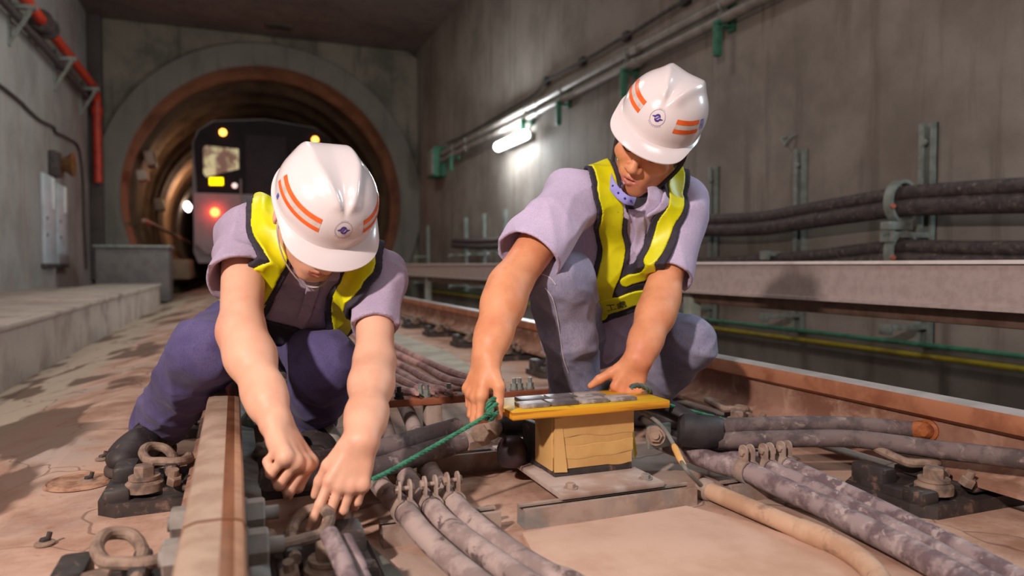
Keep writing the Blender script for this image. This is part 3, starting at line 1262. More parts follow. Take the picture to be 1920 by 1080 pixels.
# ------------------------------------------------------------------ running rails
def rail_mats():
    top = mat('rail_dusty_head', rgb(186, 160, 140), rgb(164, 136, 116), 14, 0.4, 0.65, 0.5, 0.25, bump=0.08, bscale=60)
    brown = mat('rail_brown_band', rgb(132, 84, 56), rgb(110, 66, 44), 16, rough=0.34, metal=0.3, bump=0.05)
    edge = mat('rail_light_corner', rgb(190, 150, 122), rgb(166, 126, 100), 16, rough=0.4, metal=0.3, bump=0.05)
    web = mat('rail_rusty_web', rgb(150, 112, 94), rgb(122, 82, 64), 7, 0.4, 0.66, 0.8, 0.05, bump=0.25, bscale=60, c3=rgb(172, 138, 118), scale3=12, lo3=0.5)
    rust = mat('rail_orange_side', rgb(168, 112, 82), rgb(140, 86, 60), 10, 0.4, 0.65, 0.55, 0.15, bump=0.1)
    steel = mat('rail_polished', rgb(186, 180, 178), rgb(166, 160, 156), 8, rough=0.42, metal=0.35, bump=0.03)
    greyweb = mat('rail_grey_web', rgb(150, 148, 142), rgb(124, 120, 114), 16, 0.4, 0.65, 0.7, 0.1, bump=0.25)
    return [top, brown, edge, web, rust, steel, greyweb]


RM = rail_mats()
half = [(-.07, .046), (.07, .046), (.07, .057), (.022, .072), (.0085, .092), (.0085, .15), (.034, .162), (.0355, .188), (.032, .2), (.023, .2035), (.009, .205), (-.018, .2045), (-.031, .2), (-.0355, .188), (-.034, .162), (-.0085, .15), (-.0085, .092), (-.022, .072), (-.07, .057)]
# material per profile edge, starting with the underside
ML = [3, 3, 6, 6, 6, 6, 2, 2, 2, 1, 0, 0, 0, 0, 3, 3, 3, 3, 3]
MR = [3, 3, 3, 3, 3, 3, 4, 4, 5, 5, 5, 5, 4, 4, 4, 3, 3, 3, 3]
CL, CR = -.0265, 1.4805


def rail(cx, y0, y1, mats, label):
    mb = MB()
    mb.prism(half, (cx, 0, 0), (1, 0, 0), (0, 0, 1), -y1, -y0, mats=mats)
    t = mb.build('running_rail', RM, loc=(cx, (y0 + y1) / 2, .046), smooth=50)
    return tag(t, label, 'rail')


YJ = 0.887
rail(CL, YJ + .0025, 24, ML, 'left running rail under the squatting worker, beyond the joint')
rail(CL, -1.2, YJ - .0025, ML, 'short end of the left running rail nearest the camera, before the joint')
rail(CR, -1.2, 24, MR, 'right running rail with rusty orange side behind the cables')
# insulated joint: end post and fishplates with bolts
mb = MB()
mb.prism([(p[0] * 1.02, p[1] + (.001 if p[1] > .15 else 0)) for p in half], (CL, 0, 0), (1, 0, 0), (0, 0, 1), -(YJ + .0024), -(YJ - .0024))
tag(mb.build('joint_end_post', RM[1], smooth=50), 'thin brown joint piece between the two left rail ends', 'joint piece')
M_fish = mat('fishplate_steel', rgb(146, 140, 134), rgb(120, 112, 106), 14, 0.4, 0.65, 0.7, 0.15, bump=0.25)
for s, lab in ((-1, 'fishplate bolted to the outer side of the left rail joint'), (1, 'fishplate bolted to the gauge side of the left rail joint')):
    t = thing('fishplate', (CL + s * .03, YJ, .1), lab, 'rail joint bar')
    mb = MB()
    pr = [(.009, .074), (.030, .066), (.045, .072), (.036, .098), (.034, .136), (.036, .158), (.028, .158), (.009, .149)]
    pr = [(p[0] * s, p[1]) for p in pr]
    mb.prism(pr, (CL, 0, 0), (1, 0, 0), (0, 0, 1), -(YJ + .34), -(YJ - .34))
    mb.build('bar', M_fish, t, smooth=40)
    for k, dy in enumerate((.27, .135, -.05, -.2)):
        mb = MB()
        c = Vector((CL + s * .034, YJ + dy, .117))
        ax = Vector((s, 0, 0))
        mb.cyl(c, c + ax * .006, .027, n=20)
        mb.hexnut(c + ax * .006, ax, .025, .026)
        mb.cyl(c + ax * .03, c + ax * (.052 if s > 0 else .036), .011, n=12)
        mb.build('bolt', M_fish, t)

# ------------------------------------------------------------------ rail fasteners
M_plate = mat('fastener_black_iron', rgb(64, 56, 54), rgb(46, 40, 39), 14, 0.4, 0.65, 0.55, 0.1, bump=0.3, bscale=50, c3=rgb(118, 96, 84), scale3=30, lo3=0.56)
M_clip = mat('dusty_spring_clip', rgb(150, 126, 110), rgb(112, 92, 80), 30, 0.4, 0.65, 0.75, 0.1, bump=0.3, c3=rgb(84, 72, 66), scale3=18, lo3=0.54)


def make_fastener(label):
    t = thing('rail_fastener', (0, 0, 0), label, 'rail fastener', 'rail fasteners')
    mb = MB()
    pl = [(-.235, -.075), (-.2, -.11), (.2, -.11), (.235, -.075), (.235, .085), (.19, .11), (-.19, .11), (-.235, .085)]
    mb.prism(pl, (0, 0, 0), (1, 0, 0), (0, 1, 0), -.004, .026)
    pl2 = [(-.222, -.045), (-.19, -.075), (.19, -.075), (.222, -.045), (.222, .055), (.18, .085), (-.18, .085), (-.222, .055)]
    mb.prism(pl2, (0, 0, 0), (1, 0, 0), (0, 1, 0), .02, .040)
    mb.box((0, 0, .040), (.16, .19, .012), None, .003)
    mb.build('base_plate', M_plate, t, smooth=30)
    for s in (-1, 1):
        mb = MB()
        mb.box((s * .198, .045, .045), (.045, .085, .05), None, .008)
        mb.build('shoulder', M_plate, t, smooth=30)
        mb = MB()
        mb.box((s * .20, -.07, .035), (.05, .05, .03), None, .008)
        mb.build('end_block', M_plate, t, smooth=30)
        mb = MB()
        mb.box((s * .105, .0, .06), (.026, .09, .035), None, .006)
        mb.build('clip_seat', M_plate, t, smooth=30)
        mb = MB()
        path = [(-.105, -.055, .066), (-.105, .0, .070), (-.108, .05, .074), (-.128, .085, .086), (-.158, .075, .094), (-.165, .035, .090), (-.150, .0, .080), (-.125, -.015, .080), (-.09, -.02, .078), (-.072, .01, .074), (-.074, .045, .072)]
        mb.tube(spline([(-s * x if s > 0 else x, y, z) for x, y, z in [(p[0], p[1], p[2]) for p in path]], 5), .0098, 10)
        mb.build('spring_clip', M_clip, t)
        mb = MB()
        c = Vector((s * .152, -.062, .036))
        mb.lathe([(.036, 0), (.036, .016), (.028, .022), (.03, .024), (.03, .030), (0, .031)], c, (0, 0, 1), 20)
        mb.hexnut(c + Vector((0, 0, .028)), (0, 0, 1), .021, .024)
        mb.build('bolt', M_clip, t)
        mb = MB()
        c = Vector((s * .096, -.088, .052))
        mb.hexnut(c, (s * -.2, -.4, 1), .015, .018)
        mb.cyl(c, c + Vector((s * -.004, -.01, .03)), .008, n=10)
        mb.build('stud', M_clip, t)
    return t


proto = make_fastener('black rail fastener with spring clip at the right edge, right of the cables')
proto.location = (CR, 1.10, 0)
flabs = [(CR, 1.71, 'rail fastener half hidden behind the thick dark cables at right'),
         (CR, 2.33, 'rail fastener on the right rail behind the crouching worker'),
         (CR, 2.95, 'rail fastener on the right rail beyond the crouching worker, fourth from the camera'),
         (CR, 3.57, 'rail fastener on the right rail between the two workers, nearest of those there'),
         (CR, 4.2, 'rail fastener on the right rail between the two workers, second nearest there'),
         (CR, 4.9, 'rail fastener on the right rail between the two workers, third nearest there'),
         (CR, 5.6, 'rail fastener on the right rail between the two workers, fourth nearest there'),
         (CL, 1.70, 'black rail fastener by the squatting worker\'s shoe, left rail'),
         (CL, 1.14, 'rail fastener beside the left rail joint at the bottom edge'),
         (CL, 2.35, 'rail fastener on the left rail beneath the squatting worker'),
         (CL, 3.0, 'rail fastener on the left rail just behind the squatting worker')]
for (x, y, lab) in flabs:
    c = copy_tree(proto)
    c.location = (x, y, 0)
    c['label'] = lab

# ------------------------------------------------------------------ steel frame, plate and wrapped coil box
t = thing('steel_channel', (.7, 1.25, 0), 'dusty steel channel lying under the front edge of the box plate', 'steel channel')
mb = MB()
X0c, X1c, Yc = .505, .892, 1.233
prof = [(0, 0), (.004, 0), (.004, .034), (.032, .034), (.032, .027), (.036, .027), (.036, .038), (0, .038)]
prof = [(0, 0), (.041, 0), (.041, .038), (.030, .038), (.030, .034), (.037, .034), (.037, .004), (.004, .004), (.004, .034), (.011, .034), (.011, .038), (0, .038)]
mb.prism(prof, (0, Yc, 0), (0, 1, 0), (0, 0, 1), X0c, X1c)
mb.build('channel', M_galvdust, t, smooth=20)
t2 = thing('steel_channel', (.6, 1.64, 0), 'grey steel channel at the back of the box plate, left of the wrapped box', 'steel channel')
mb = MB()
mb.prism([(p[0], p[1] * 1.25) for p in prof], (0, 1.62, 0), (0, 1, 0), (0, 0, 1), .40, .89)
mb.build('channel', M_galvdust, t2, smooth=20)
t = thing('mounting_plate', (.71, 1.4, .038), 'flat dusty steel plate carrying the tape-wrapped box', 'plate')
mb = MB()
mb.box2((.592, 1.258, .0385), (.828, 1.665, .0505), .002)
mb.build('plate', mat('dusty_plate', rgb(196, 180, 172), rgb(176, 152, 140), 9, 0.4, 0.65, 0.6, 0.2, bump=0.1, c3=rgb(160, 132, 118), scale3=6), t)
for (x, y) in ((.625, 1.285), (.80, 1.285), (.625, 1.635), (.80, 1.635)):
    mb = MB()
    mb.cyl((x, y, .0505), (x, y, .053), .014, n=18)
    mb.hexnut((x, y, .053), (0, 0, 1), .010, .009)
    mb.build('bolt', M_galvdust, t)

M_tape = mat('tan_tape', rgb(206, 164, 104), rgb(192, 148, 90), 8, 0.4, 0.65, 0.42, bump=0.12, bscale=26, bdist=0.002)
M_tape2 = mat('tan_tape_top_layer', rgb(212, 170, 108), rgb(198, 154, 94), 9, rough=0.4, bump=0.15, bscale=26, bdist=0.002)
bx0, bx1, by0, by1, bz0, bz1 = .628, .812, 1.365, 1.462, .0505, .187
t = thing('wrapped_box', ((bx0 + bx1) / 2, (by0 + by1) / 2, bz0), 'box wrapped in tan tape standing on the steel plate under the yellow board', 'box')
mb = MB()
mb.box2((bx0 + .006, by0 + .004, bz0), (bx1 - .004, by1 - .004, bz1), .004)
mb.build('core', M_black, t)
zs = [bz0 + .016, .092, .117, .138, bz1 + .001]
for k in range(4):
    mb = MB()
    e = .0012 * (k % 2) + .0006 * k
    # each lap of tape is a slightly wavy, overlapping sleeve
    n = 28
    pts = []
    per = [(bx0 - e, by0 - e), (bx1 + e, by0 - e), (bx1 + e, by1 + e), (bx0 - e, by1 + e)]
    loop = []
    for a in range(4):
        p0, p1 = per[a], per[(a + 1) % 4]
        for i in range(n):
            f = i / n
            loop.append((p0[0] + (p1[0] - p0[0]) * f, p0[1] + (p1[1] - p0[1]) * f))
    L = len(loop)
    rows = [(zs[k] - .004, 0), (zs[k] + .001, .0012), ((zs[k] + zs[k + 1]) / 2, .0008), (zs[k + 1] - .001, .0012), (zs[k + 1], -.001)]
    if k == 0:
        rows[0] = (zs[0], .001)
    vs = []
    cx, cy = (bx0 + bx1) / 2, (by0 + by1) / 2
    for (z, o) in rows:
        for i, (x, y) in enumerate(loop):
            w = .0022 * math.sin(i * .21 + k * 2.1) + .0016 * math.sin(i * .47 + k)
            if k == 0 and z == zs[0]:
                w = .004 * (1 if i < 4 or i > L - 14 else 0) * -1
            sx = 1 if x > cx else -1
            vs.append((x + o * (1 if abs(x - cx) > (bx1 - bx0) / 2 - 1e-4 else 0) * sx, y + o * (1 if abs(y - cy) > (by1 - by0) / 2 - 1e-4 else 0) * (1 if y > cy else -1), z + w))
    fs = [(r * L + i, r * L + (i + 1) % L, (r + 1) * L + (i + 1) % L, (r + 1) * L + i) for r in range(len(rows) - 1) for i in range(L)]
    mb.add(vs, fs)
    mb.build('tape_lap', M_tape if k % 2 == 0 else M_tape2, t, smooth=40)
mb = MB()
mb.box2((bx0 - .0065, by0 + .004, bz0 + .012), (bx0 - .002, by1 - .002, bz1 - .004), .002)
mb.add([(bx0 - .004, by0 - .0055, bz0 + .012), (bx0 + .026, by0 - .0055, bz0 + .010), (bx0 + .012, by0 - .0055, bz1 - .01), (bx0 - .004, by0 - .0055, bz1 - .01), (bx0 - .004, by0 - .002, bz0 + .012), (bx0 + .026, by0 - .002, bz0 + .010), (bx0 + .012, by0 - .002, bz1 - .01), (bx0 - .004, by0 - .002, bz1 - .01)],
       [(0, 1, 2, 3), (4, 7, 6, 5), (0, 4, 5, 1), (1, 5, 6, 2), (2, 6, 7, 3), (3, 7, 4, 0)])
mb.build('side_tape', M_tape2, t)
mb = MB()
mb.box2((bx0 - .002, by0 - .001, bz0), (bx1 + .002, by1, bz0 + .015), .002)
mb.build('base', M_plate, t)
mb = MB()
mb.add([(bx1 + .004, by0 + .01, .17), (bx1 + .010, by0 + .006, .068), (bx1 + .045, by0 + .05, .066), (bx1 + .012, by0 + .035, .17),
        (bx1 + .006, by0 + .011, .17), (bx1 + .012, by0 + .007, .068), (bx1 + .047, by0 + .051, .066), (bx1 + .014, by0 + .036, .17)],
       [(0, 1, 2, 3), (4, 7, 6, 5), (0, 4, 5, 1), (1, 5, 6, 2), (2, 6, 7, 3), (3, 7, 4, 0)])
o = mb.build('tape_flap', mat('yellow_tape', rgb(214, 180, 52), rgb(196, 160, 40), 12, rough=0.45, bump=0.1), t)
o['label'] = 'loose yellow tape end'

# yellow board across the box
M_wood = mat('yellow_painted_board', rgb(226, 178, 32), rgb(206, 152, 24), 7, 0.4, 0.66, 0.42, bump=0.15, bscale=30, stretch=(.4, 3, 3), c3=rgb(186, 128, 24), scale3=24, lo3=0.6)
M_ply = mat('board_edge_orange', rgb(222, 156, 34), rgb(170, 104, 26), 18, 0.4, 0.6, 0.55, bump=0.25, stretch=(.2, .2, 4))
ZB0, ZB1 = .1885, .2055
bL, bR, bF, bK = .514, .883, 1.321, 1.480
t = thing('yellow_board', ((bL + bR) / 2, (bF + bK) / 2, ZB0), 'yellow painted wooden board with grey plates held by the crouching worker', 'board')
mb = MB()
mb.box2((bL, bF, ZB0), (bR, bK, ZB1), .0025)
for i, f in enumerate(mb.f):
    pts = [Vector(mb.v[k]) for k in f]
    nrm = (pts[1] - pts[0]).cross(pts[2] - pts[0])
    nrm.normalize()
    mb.mi[i] = 0 if abs(nrm.z) > .6 else 1
mb.build('plank', [M_wood, M_ply], t, smooth=30)
mb = MB()
mb.box2((bL + .03, bF + .02, ZB0 - .003), (bL + .11, bK - .02, ZB0 - .0005), .0005)
mb.build('underside_strip', M_galv, t)
mb = MB()
mb.box2((bL + .08, bK - .026, ZB1), (bL + .20, bK - .008, ZB1 + .002), .0005)
o = mb.build('white_strip', mat('white_strip', rgb(226, 226, 224), rough=0.5), t)
M_mag = mat('grey_metal_plate', rgb(178, 168, 164), rgb(120, 112, 110), 22, 0.45, 0.62, 0.5, 0.15, bump=0.05, c3=rgb(150, 128, 70), scale3=16, lo3=0.6)
M_magd = mat('dark_metal_plate', rgb(120, 110, 112), rgb(90, 84, 84), 16, 0.45, 0.62, 0.42, 0.2, bump=0.05)
pos = [('front', .545, .0, 'leftmost grey plate in the front row on the yellow board', M_mag), ('front', .613, .001, 'second grey plate from the left in the front row on the yellow board', M_magd),
       ('front', .683, .0, 'third grey plate from the left in the front row on the yellow board', M_mag), ('front', .752, -.001, 'rightmost grey plate in the front row on the yellow board', M_mag),
       ('back', .566, .0, 'leftmost dark plate in the back row on the yellow board', M_magd), ('back', .636, .0, 'middle dark plate in the back row on the yellow board', M_magd),
       ('back', .706, .001, 'rightmost plate in the back row on the yellow board, near the thumb', M_mag)]
for (row, x, dy, lab, m) in pos:
    y = (1.345 if row == 'front' else 1.399) + dy
    mb = MB()
    mb.box2((x, y, ZB1 + .0003), (x + .062, y + .047, ZB1 + .0075), .0012)
    o = mb.build('metal_plate', m, loc=(x + .031, y + .0235, ZB1 + .0003), smooth=30)
    tag(o, lab, 'plate', 'grey plates on the yellow board')

# ------------------------------------------------------------------ cables in the track
M_cab = mat('dusty_grey_cable', rgb(172, 152, 146), rgb(136, 118, 114), 16, 0.42, 0.62, 0.8, bump=0.2, bscale=70, c3=rgb(96, 80, 78), scale3=22, lo3=0.56, hi3=0.66)
M_cabd = mat('dirty_purple_cable', rgb(150, 132, 132), rgb(104, 86, 90), 20, 0.42, 0.6, 0.8, bump=0.2, bscale=70, c3=rgb(170, 154, 151), scale3=40, lo3=0.55, hi3=0.66)
M_pink = mat('pinkish_dusty_cable', rgb(182, 142, 136), rgb(150, 112, 108), 16, 0.42, 0.62, 0.8, bump=0.15, c3=rgb(120, 88, 86), scale3=20, lo3=0.58)
M_hvy = mat('heavy_dusty_cable', rgb(112, 96, 94), rgb(80, 68, 68), 20, 0.42, 0.62, 0.8, bump=0.3, bscale=60, c3=rgb(138, 122, 118), scale3=40, lo3=0.56, hi3=0.7)
M_pvc = mat('tan_conduit', rgb(196, 162, 136), rgb(178, 142, 116), 12, 0.42, 0.62, 0.7, bump=0.1, c3=rgb(150, 122, 104), scale3=14, lo3=0.6)


def cable(name, pts, r, m, label, cat='cable', group=None, n=6, parent=None, seg=14):
    mb_ = MB()
    mb_.tube(spline(pts, n), r, seg)
    o_ = mb_.build(name, m, parent)
    if label:
        tag(o_, label, cat, group)
    return o_


def onward(pts, *ys):
    """carries a run on past the lower edge of the photo, towards and behind the photographer"""
    e = pts[-1]
    return pts + [Vector((e.x, y, e.z)) for y in ys]


def clamp(c, r, label, group, fin=.010, foot=True):
    c = Vector(c)
    t_ = thing('cable_clamp', c, label, 'cable clamp', group)
    mb_ = MB()
    n = 24
    for s in (-1, 1):
        vs, fs = [], []
        k0, k1 = (0, n)
        arc = []
        for k in range(n + 1):
            a = math.pi / 2 - s * (.22 + (math.pi - .3) * k / n)
            arc.append((math.cos(a), math.sin(a)))
        for (x, z) in arc:
            for (rr, dy) in ((r + .0005, -.014), (r + .004, -.014), (r + .004, .014), (r + .0005, .014)):
                vs.append((c.x + x * rr, c.y + dy, c.z + z * rr))
        for k in range(n):
            for j in range(4):
                fs.append((k * 4 + j, k * 4 + (j + 1) % 4, (k + 1) * 4 + (j + 1) % 4, (k + 1) * 4 + j))
        fs.append((0, 1, 2, 3))
        fs.append((n * 4 + 3, n * 4 + 2, n * 4 + 1, n * 4))
        mb_.add(vs, fs)
    mb_.build('band', M_galvdust, t_, smooth=40)
    for s in (-1, 1):
        mb_ = MB()
        pr = []
        for k in range(13):
            a = math.pi * k / 12
            pr.append((math.cos(a) * .0135, r + .022 + math.sin(a) * .0135))
        pr += [(-.0135, r - .002), (.0135, r - .002)]
        mb_.prism([(p[0], p[1]) for p in pr], c + Vector((s * fin, 0, 0)), (0, 1, 0), (0, 0, 1), -.002, .002)
        mb_.build('ear', M_galvdust, t_, smooth=40)
    mb_ = MB()
    mb_.cyl(c + Vector((-fin - .006, 0, r + .02)), c + Vector((fin + .006, 0, r + .02)), .004, n=10)
    mb_.hexnut(c + Vector((-fin - .002, 0, r + .02)), (-1, 0, 0), .0085, .006)
    mb_.hexnut(c + Vector((fin + .002, 0, r + .02)), (1, 0, 0), .0085, .006)
    mb_.build('bolt', M_galvdust, t_, smooth=40)
    return t_


rT = .0200
zc = .060
trioL = [([(672, 755, .1), (680, 800, .085), (690, 850, .07), (708, 903, zc), (758, 957, zc), (792, 1000, .05), (845, 1050, .035), (905, 1100, .03), (990, 1170, .03)], 'left of the three dusty cables clamped left of the box', 0),
         ([(712, 760, .1), (722, 800, .085), (742, 855, .07), (768, 903, zc), (806, 948, zc), (845, 990, .05), (925, 1050, .035), (985, 1092, .03), (1060, 1150, .03)], 'middle of the three dusty cables clamped left of the box', 1),
         ([(757, 758, .1), (776, 800, .085), (792, 850, .07), (812, 893, zc), (848, 940, zc), (893, 985, .05), (958, 1035, .035), (1026, 1078, .03), (1118, 1130, .03)], 'right of the three dusty cables clamped left of the box', 2)]
for pts, lab, k in trioL:
    cable('track_cable', onward([PZ(*p) for p in pts], .35, -.4, -1.6), rT, M_cab, lab, 'cable', 'clamped cables left of the box')
barY = None
for k, (pts, lab, _) in enumerate(trioL):
    q = PZ(*pts[4])
    clamp((q.x, 1.275 if False else q.y, zc), rT, ('left', 'middle', 'right')[k] + ' clamp of the three on the cables left of the box', 'clamps left of the box')
mb = MB()
qa, qb = PZ(720, 1032, 0), PZ(916, 990, 0)
yb_ = (PZ(*trioL[0][0][4]).y + PZ(*trioL[2][0][4]).y) / 2
mb.prism(prof, (0, yb_ - .02, 0), (0, 1, 0), (0, 0, 1), qa.x, .46)
tag(mb.build('clamp_bar', M_galvdust, smooth=20), 'short steel bar under the clamps left of the box', 'steel channel')

zr = .060
trioR = [([(1225, 822, .075), (1295, 850, zr), (1345, 868, zr), (1400, 884, zr), (1470, 916, .05), (1545, 950, .04), (1625, 992, .03), (1700, 1030, .028), (1800, 1085, .028), (1885, 1140, .028)], .0225, 'nearest of the three dusty cables clamped right of the box'),
         ([(1262, 822, .075), (1318, 845, zr), (1375, 860, zr), (1437, 877, zr), (1500, 905, .05), (1580, 944, .035), (1660, 985, .028), (1740, 1026, .026), (1830, 1078, .024), (1945, 1135, .024)], .019, 'middle of the three dusty cables clamped right of the box'),
         ([(1300, 822, .075), (1348, 840, zr), (1405, 855, zr), (1470, 872, zr), (1545, 905, .05), (1620, 940, .035), (1704, 982, .028), (1800, 1030, .026), (1897, 1081, .024), (2015, 1140, .024)], .019, 'farthest of the three dusty cables clamped right of the box')]
for k, (pts, r, lab) in enumerate(trioR):
    cable('track_cable', onward([PZ(*p) for p in pts], .3, -.4, -1.6), r, M_cabd, lab, 'cable', 'clamped cables right of the box')
    q = PZ(*pts[3])
    clamp((q.x, q.y, zr), r, ('nearest', 'middle', 'farthest')[k] + ' clamp of the three on the cables right of the box', 'clamps right of the box', fin=.009)
qa = PZ(*trioR[0][0][3])
qb = PZ(*trioR[2][0][3])
mb = MB()
yb2 = (qa.y + qb.y) / 2
mb.prism(prof, (0, yb2 - .02, 0), (0, 1, 0), (0, 0, 1), qa.x - .05, qb.x + .05)
tag(mb.build('clamp_bar', M_galvdust, smooth=20), 'short steel bar under the clamps right of the box', 'steel channel')

# tan conduit and the thin lead feeding it
t = thing('plastic_conduit', PZ(1450, 965, 0), 'tan plastic conduit lying on the slab right of the box', 'conduit')
pts = [(1318, 915, .022), (1400, 950, .022), (1490, 988, .021), (1555, 1015, .02), (1605, 1043, .02), (1642, 1078, .019), (1685, 1135, .019)]
cable('pipe', onward([PZ(*p) for p in pts], .55, -.2), .0185, M_pvc, None, parent=t)
q = [PZ(*p) for p in pts]
mb = MB()
mb.tube([q[2].lerp(q[3], .15), q[2].lerp(q[3], .2), q[2].lerp(q[3], .95), q[3]], [.019, .0205, .0205, .019], 16)
mb.build('coupler', M_pvc, t)
mb = MB()
mb.tube([q[0].lerp(q[1], -.04), q[0].lerp(q[1], 0.0), q[0].lerp(q[1], .16), q[0].lerp(q[1], .2)], [.019, .0225, .0225, .019], 16)
mb.build('end_collar', M_galvdust, t)
t = thing('thin_lead', P(1230, 800, 1.55), 'thin grey lead with a tan sleeve curving from the box to the conduit', 'wire')
lead = [P(1196, 770, 1.60), P(1222, 783, 1.58), P(1244, 803, 1.55), P(1262, 832, 1.52), P(1275, 860, 1.49), P(1290, 885, 1.46), q[0].lerp(q[1], .05)]
cable('wire', lead, .0045, mat('grey_lead', rgb(120, 118, 112), rgb(96, 92, 88), 20, rough=0.6), None, parent=t)
mb = MB()
mb.tube([lead[3].lerp(lead[4], .1), lead[3].lerp(lead[4], .3), lead[4], lead[4].lerp(lead[5], .55)], [.0055, .0072, .0072, .0055], 12)
mb.build('sleeve', mat('tan_sleeve', rgb(222, 176, 110), rgb(206, 158, 92), 14, rough=0.5), t)

# heavy cables crossing between the rails
t = cable('bond_cable', [P(520, 868, 1.30), P(600, 866, 1.38), P(690, 850, 1.46), P(745, 834, 1.52), P(800, 818, 1.58), P(858, 801, 1.64)], .0225, M_hvy, 'upper of the two heavy cables running under the gloveless hands to the lug', 'cable', 'heavy bond cables on the left')
t = cable('bond_cable', [P(500, 896, 1.26), P(600, 894, 1.36), P(700, 878, 1.45), P(780, 855, 1.52), P(840, 836, 1.57), P(890, 820, 1.61)], .0235, M_hvy, 'lower of the two heavy cables running under the gloveless hands to the lug', 'cable', 'heavy bond cables on the left')
t = thing('cable_lug', P(905, 815, 1.60), 'dusty hexagonal cable lug and nut left of the yellow board', 'cable lug')
a, b = P(868, 826, 1.59), P(935, 803, 1.66)
mb = MB()
mb.tube([a, a.lerp(b, .1), a.lerp(b, .55), a.lerp(b, .62)], [.026, .029, .029, .024], 8)
mb.build('barrel', M_galvdust, t, smooth=20)
mb = MB()
c = P(899, 812, 1.565)
mb.hexnut(c, (P(899, 812, 1.4) - c), .021, .014)
mb.build('nut', M_clip, t, smooth=20)
mb = MB()
mb.sphere(P(918, 803, 1.62), .03, 10, 1, .8, .9)
mb.build('boot_end', M_clip, t)
# black housing between lug and box
t = thing('cable_housing', P(970, 830, 1.66), 'dull black cable housing under the left half of the yellow board', 'housing')
mb = MB()
mb.tube([P(930, 797, 1.66), P(950, 797, 1.68), P(1010, 790, 1.73), P(1040, 788, 1.75)], [.026, .032, .032, .03], 14)
mb.build('sleeve', M_black, t)
mb = MB()
mb.lathe([(.0, .0), (.026, .0), (.034, .012), (.034, .040), (.030, .050), (.026, .058), (.018, .064), (0, .066)], P(960, 872, 1.62), (0, 0, 1), 22)
o = mb.build('cap', mat('dull_maroon_black', rgb(58, 40, 44), rgb(40, 30, 34), 14, rough=0.5, bump=0.2), t)
mb = MB()
mb.box(P(1003, 838, 1.62), (.018, .09, .115), (0, 0, .1), .004)
mb.build('side_bracket', M_plate, t)
# right hand connector and its two heavy cables
t = thing('cable_boot', P(1310, 812, 1.64), 'black rubber boot joining the two heavy cables right of the box', 'housing')
a, b = P(1272, 806, 1.64), P(1352, 812, 1.63)
mb = MB()
mb.tube([a, a.lerp(b, .1), a.lerp(b, .9), b], [.026, .033, .034, .03], 16, ry=1.15, x0=(0, 1, .2))
mb.build('boot', M_black, t)
mb = MB()
mb.tube(spline([P(1300, 792, 1.68), P(1262, 770, 1.72), P(1215, 755, 1.80), P(1150, 748, 1.86)], 5), .022, 12)
mb.build('tail', M_black, t)
mb = MB()
mb.box(P(1235, 817, 1.63), (.07, .012, .055), (0, 0, .2), .004)
mb.build('lug', M_galv, t)
mb = MB()
c = P(1229, 817, 1.60)
ax = P(1229, 817, 1.4) - c
mb.cyl(c, c + ax.normalized() * .004, .022, n=20)
mb.hexnut(c + ax.normalized() * .004, ax, .016, .012)
mb.cyl(c, c + ax.normalized() * .024, .008, n=12)
mb.build('bolt', M_clip, t, smooth=30)
qe = PX(1716, 806, 1.462)
cable('bond_cable', [P(1345, 800, 1.63), P(1420, 797, 1.64), P(1500, 795, 1.65), P(1580, 796, 1.66), P(1650, 800, 1.645), qe], .0185, M_hvy, 'upper heavy cable bolted to the right rail by a rusty stud', 'cable', 'heavy bond cables on the right')
cable('bond_cable', [P(1345, 826, 1.62), P(1420, 824, 1.61), P(1520, 822, 1.61), P(1600, 823, 1.60), P(1680, 832, 1.56), P(1750, 842, 1.52), P(1840, 852, 1.45), P(1920, 862, 1.39), P(2000, 874, 1.32), Vector((1.40, .4, .12)), Vector((1.40, -.9, .12))], .0195, M_hvy, 'lower heavy cable running out of the photo along the right rail', 'cable', 'heavy bond cables on the right')
t = thing('rail_bond_stud', PX(1735, 805, 1.455), 'rusty orange stud and lug on the web of the right rail', 'stud')
M_rust = mat('bright_rust', rgb(176, 104, 58), rgb(132, 70, 40), 30, 0.4, 0.62, 0.6, 0.2, bump=0.4)
c = PX(1742, 806, 1.47)
mb = MB()
mb.lathe([(.024, -.004), (.024, .006), (.018, .01), (.017, .018), (.012, .026), (0, .028)], c, (-1, -.15, 0), 18)
mb.build('stud', M_rust, t)
mb = MB()
mb.tube([qe, PX(1722, 806, 1.458), c + Vector((-.006, -.004, 0))], [.0195, .021, .02], 12)
mb.build('lug', M_rust, t)
# terminal bar with bolts and the six pinkish cables that run to it
bz = .15
qa, qb = PZ(700, 748, bz), PZ(1060, 730, bz)
yb3 = PZ(800, 746, bz).y
t = thing('terminal_bar', PZ(850, 746, bz), 'rusty brown terminal bar with bolts behind the yellow board', 'bar')
mb = MB()
mb.box2((qa.x, yb3, bz - .02), (qb.x + .1, yb3 + .05, bz), .003)
mb.build('bar', mat('rusty_bar', rgb(156, 92, 62), rgb(124, 68, 46), 16, rough=0.6, metal=0.15), t)
for x in (PZ(802, 770, .1).x, PZ(1010, 760, .1).x):
    mb = MB()
    mb.box2((x - .022, yb3 + .005, 0), (x + .022, yb3 + .045, bz - .02), .004)
    mb.build('support', M_galvdust, t)
for u in (741, 788, 797, 843, 950, 962, 990, 1002, 1026):
    x = PZ(u, 735, bz + .01).x
    yy = yb3 + (.014 if u % 2 else .034)
    mb = MB()
    mb.cyl((x, yy, bz), (x, yy, bz + .006), .013, n=14)
    mb.hexnut((x, yy, bz + .006), (0, 0, 1), .011, .012)
    mb.cyl((x, yy, bz), (x, yy, bz + .032), .006, n=10)
    mb.build('bolt', M_galv if u > 760 else M_black, t, smooth=30)
